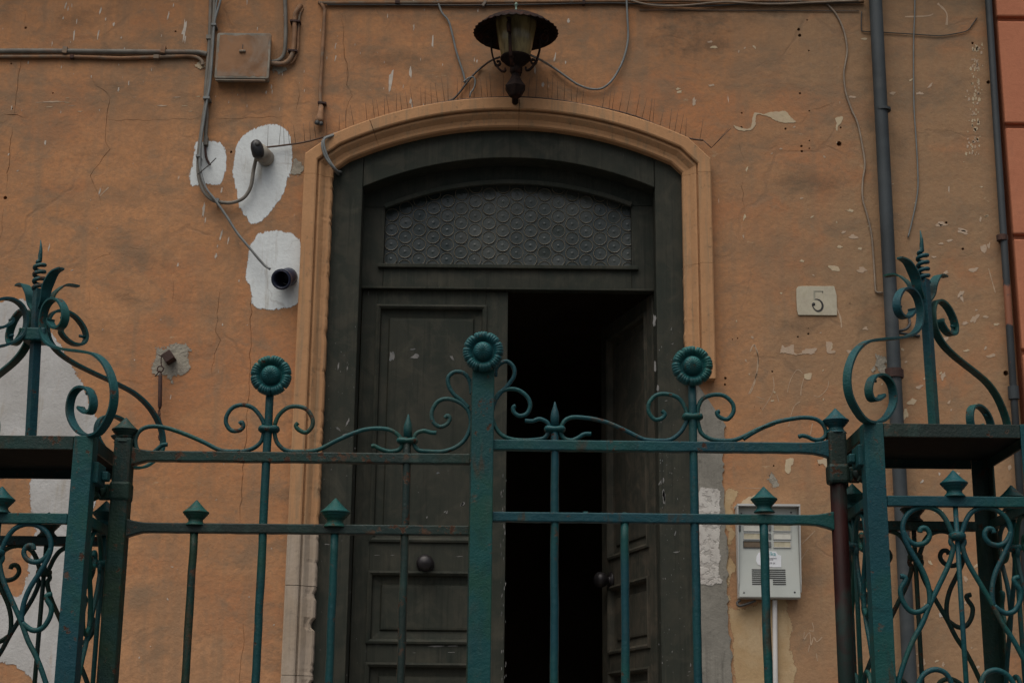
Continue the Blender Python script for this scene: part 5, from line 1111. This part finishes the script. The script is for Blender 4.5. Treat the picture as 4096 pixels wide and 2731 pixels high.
def pillar(name, label, xc, zp, mats, dirs, leaves, zr, cr):
    yc = YP+W_/2; o = thing(name, label, 'iron pillar', (xc, yc, TERR), 'iron cage pillars beside the gate'); h = W_/2
    m1, m2 = mats
    # corner posts: L sections
    for sx in (-1, 1):
        for sy in (-1, 1):
            a_ = [(0, 0), (.048, 0), (.048, .006), (.006, .006), (.006, .048), (0, .048)]
            mb = MB(); vs_ = [(xc+sx*(h-u), yc+sy*(h-v_), z) for z in (TERR, zp-.002) for u, v_ in a_]
            mb.add(vs_, [(0,1,2,3,4,5), (11,10,9,8,7,6)] + [(i, (i+1) % 6, 6+(i+1) % 6, 6+i) for i in range(6)])
            part('corner_post', mb, m1 if sy < 0 else DEEPGREEN, o, bevel=.0015)
    # plate and its edge angles
    part('top_plate', MB().box((xc-h+.007, yc-h+.007, zp-.012), (xc+h-.007, yc+h-.007, zp-.006)), PLATESHADE, o)
    for sy in (-1, 1):
        part('plate_beam', MB().box((xc-h+.049, yc+sy*(h-.006), zp-.036), (xc+h-.049, yc+sy*h, zp-.003)), RUSTED if sy < 0 else DEEPGREEN, o, bevel=.0012)
        part('plate_beam', MB().box((xc+sy*(h-.006), yc-h+.049, zp-.036), (xc+sy*h, yc+h-.049, zp-.003)), DEEPGREEN, o, bevel=.0012)
    # grille on each face, traced from the front face
    zr0 = P('I', 980, 405, YP).z; xc0 = P('I', 996, 500, YP).x
    def loc(pts): return [(q.x-xc0-(.0), q.z-zr0) for q in PS('I', pts, YP)]
    zb = TERR+.10-zr
    half = [loc([(978,600),(962,660),(978,700),(952,800),(892,930),(830,1060),(782,1180),(722,1290),(662,1440),(625,1568),(600,1680),(590,1800)]),
            loc([(985,625),(965,590),(935,525),(890,468),(820,438),(745,445),(682,490),(655,560),(668,640),(720,740),(780,840),(815,930),(828,1010),(826,1062)]),
            loc([(655,590),(690,648),(740,678),(800,665),(828,620),(808,577),(772,575),(765,600)]),
            loc([(824,1066),(760,1110),(700,1100),(655,1040),(640,970),(668,918),(672,890),(640,880)]),
            loc([(740,1640),(752,1580),(790,1510),(860,1478),(930,1502),(968,1570),(975,1640)])]
    rr_ = 13.5*px_m(P('I', 900, 900, YP))/1.5982*1.25
    for fi, (dx, dy) in enumerate(((0, -1), (0, 1), (-1, 0), (1, 0))):
        def put(u, z, off=0.0):
            q = h-.012-off
            return Vector((xc+u, yc+dy*q, zr+z)) if dx == 0 else Vector((xc+dx*q, yc+u, zr+z))
        gm_ = m1 if fi == 0 else (m2 if fi > 1 else DEEPGREEN)
        gr_ = part('grille', MB().tube([put(0, -.008), put(0, -.3), put(0, zb)], rr_, 8), gm_, o)
        mb = MB(); A_, B_ = put(-h+.03, -.0125, -.0), put(h-.03, .0125, -.0)
        if dx == 0: mb.box((xc-h+.049, A_.y-.0115, zr-.0125), (xc+h-.049, A_.y+.0115, zr+.0125))
        else: mb.box((A_.x-.0115, yc-h+.049, zr-.0125), (A_.x+.0115, yc+h-.049, zr+.0125))
        part('grille_rail', mb, gm_, gr_, bevel=.002)
        mb = MB()
        if dx == 0: mb.box((xc-h+.049, A_.y-.0115, TERR+.09), (xc+h-.049, A_.y+.0115, TERR+.115))
        else: mb.box((A_.x-.0115, yc-h+.049, TERR+.09), (A_.x+.0115, yc+h-.049, TERR+.115))
        part('grille_rail', mb, gm_, gr_)
        for pts in half:
            for sg in (1, -1): part('grille_scroll', MB().tube(smooth([put(sg*min(max(u, -h+.03), h-.03), z, 0) for u, z in pts], 4), rr_*1.02, 8), gm_, gr_)
        cc_ = put(0, loc([(1000, 625)])[0][1]); part('grille_collar', MB().lathe([(.012, -.010), (.020, -.006), (.021, 0), (.020, .006), (.012, .010)], cc_, 'Z', 12), gm_, gr_)
        if gm_.name not in KN: mm = knobm.copy(); mm.materials.append(gm_); KN[gm_.name] = mm
        inst('grille_knob', KN[gm_.name], gr_, put(0, .0125+.032))
    # crown (hand-forged: each stands a little out of true)
    cz = zp; xb = xc+cr[0]
    def CR(mb):
        mb.v = [Vector((q.x + cr[0] + cr[1]*(q.z-cz), q.y, q.z)) for q in mb.v]; return mb
    sq = [(.0155, 0), (0, .0155), (-.0155, 0), (0, -.0155)]
    part('centre_rod', CR(MB().sweep([(xc, yc, cz-.01), (xc, yc, cz+.216), (xc, yc, cz+.432)], sq, Vector((0, 1, 0)), smooth=False)), m1, o, bevel=.001)
    hel = []; n = 84
    rs = []
    for i in range(n+1):
        f = i/n; a_ = f*2*math.pi*4.6; z_ = .424+.086*f; rad = (.0128 if f < .94 else .0128*(1-(f-.94)/.06)); hel.append((xc+rad*math.cos(a_), yc+rad*math.sin(a_), cz+z_)); rs.append(.0056)
    hel += [(xc, yc, cz+.524), (xc+.001, yc, cz+.542), (xc-.001, yc, cz+.568)]; rs += [.0058, .0044, .0012]
    part('spiral_tip', CR(MB().tube(hel, rs, 8)), m1, o)
    sec = [(-.0034, -.0110), (.0034, -.0110), (.0034, .0110), (-.0034, .0110)]
    for (sx, sy) in dirs:
        nv = Vector((sx, -sy, 0)).normalized() if sx*sy > 0 else Vector((sx, -sy, 0)).normalized()
        nv = Vector((-sy, sx, 0)).normalized(); off = Vector((sx, sy, 0)).normalized()*.010
        part('crown_scroll', CR(MB().sweep(smooth([Vector((xc+sx*d_, yc+sy*d_, cz+z_))+off for d_, z_ in LEG], 5), sec, nv, smooth=False)), m1 if sy < 0 else m2, o, bevel=.001)
        # rivet through each eye
        for d_, z_ in (LEG[5], LEG[-6]):
            c_ = Vector((xc+sx*d_, yc+sy*d_, cz+z_))+off; ax_ = Vector((sx, sy, 0)).normalized()
            part('rivet', CR(MB().tube([c_-ax_*.020, c_+ax_*.001], .0042, 8)), m1, o)
    for (sx, sy) in leaves:
        nv = Vector((-sy, sx, 0)).normalized(); off = Vector((sx, sy, 0)).normalized()*.008; lp = smooth([Vector((xc+sx*d_, yc+sy*d_, cz+z_))+off for d_, z_ in LEAF], 5); n = len(lp)
        wd = [(1, .65+.75*math.sin(min(1, i/(n-1)*1.6)*math.pi/2)*(1-(i/(n-1))**3)+.05) for i in range(n)]
        part('crown_leaf', CR(MB().sweep(lp, [(-.0022, -.0115), (.0022, -.0115), (.0022, .0115), (-.0022, .0115)], nv, wd, smooth=False)), m1 if sy < 0 else m2, o)
    return o
zpL = P('S', 300, 1738, YP).z; zpR = P('S', 3800, 1690, YP).z
xcL = P('S', 363, 1900, YP).x - W_/2; xcR = P('S', 3457, 1750, YP).x + W_/2
zrL = P('E', 100, 512, YP).z; zrR = P('I', 980, 405, YP).z
p1 = pillar('iron_pillar', 'teal iron cage pillar with four-armed scroll crown before the whitewashed wall', xcL, zpL, (BLUETEAL, TEAL), ((-1, -1), (1, -1), (-1, 1), (1, 1)), ((1, -1), (-1, 1), (1, 1)), zrL, (-.003, -.036))
p2 = pillar('iron_pillar', 'teal iron cage pillar with two-armed scroll crown before the thick downpipe', xcR, zpR, (BLUETEAL, TEAL), ((-1, -1), (1, 1)), ((-1, -1), (1, 1), (-1, 1)), zrR, (.016, -.010))
# collar band only on the crown that still has one
yc = YP+W_/2
part('crown_collar', MB().box((xcL-.044, yc-.031, zpL+.286), (xcL+.018, yc+.031, zpL+.320)), BLUETEAL, p1, bevel=.004)
hinge(g1, xh1, P('E', 778, 345, YG).z, xcL+W_/2, YP, DEEPGREEN, BLUETEAL); hinge(g2, xh2, P('V', 775, 1335, YG).z, xcR-W_/2, YP, RUSTED, BLUETEAL)
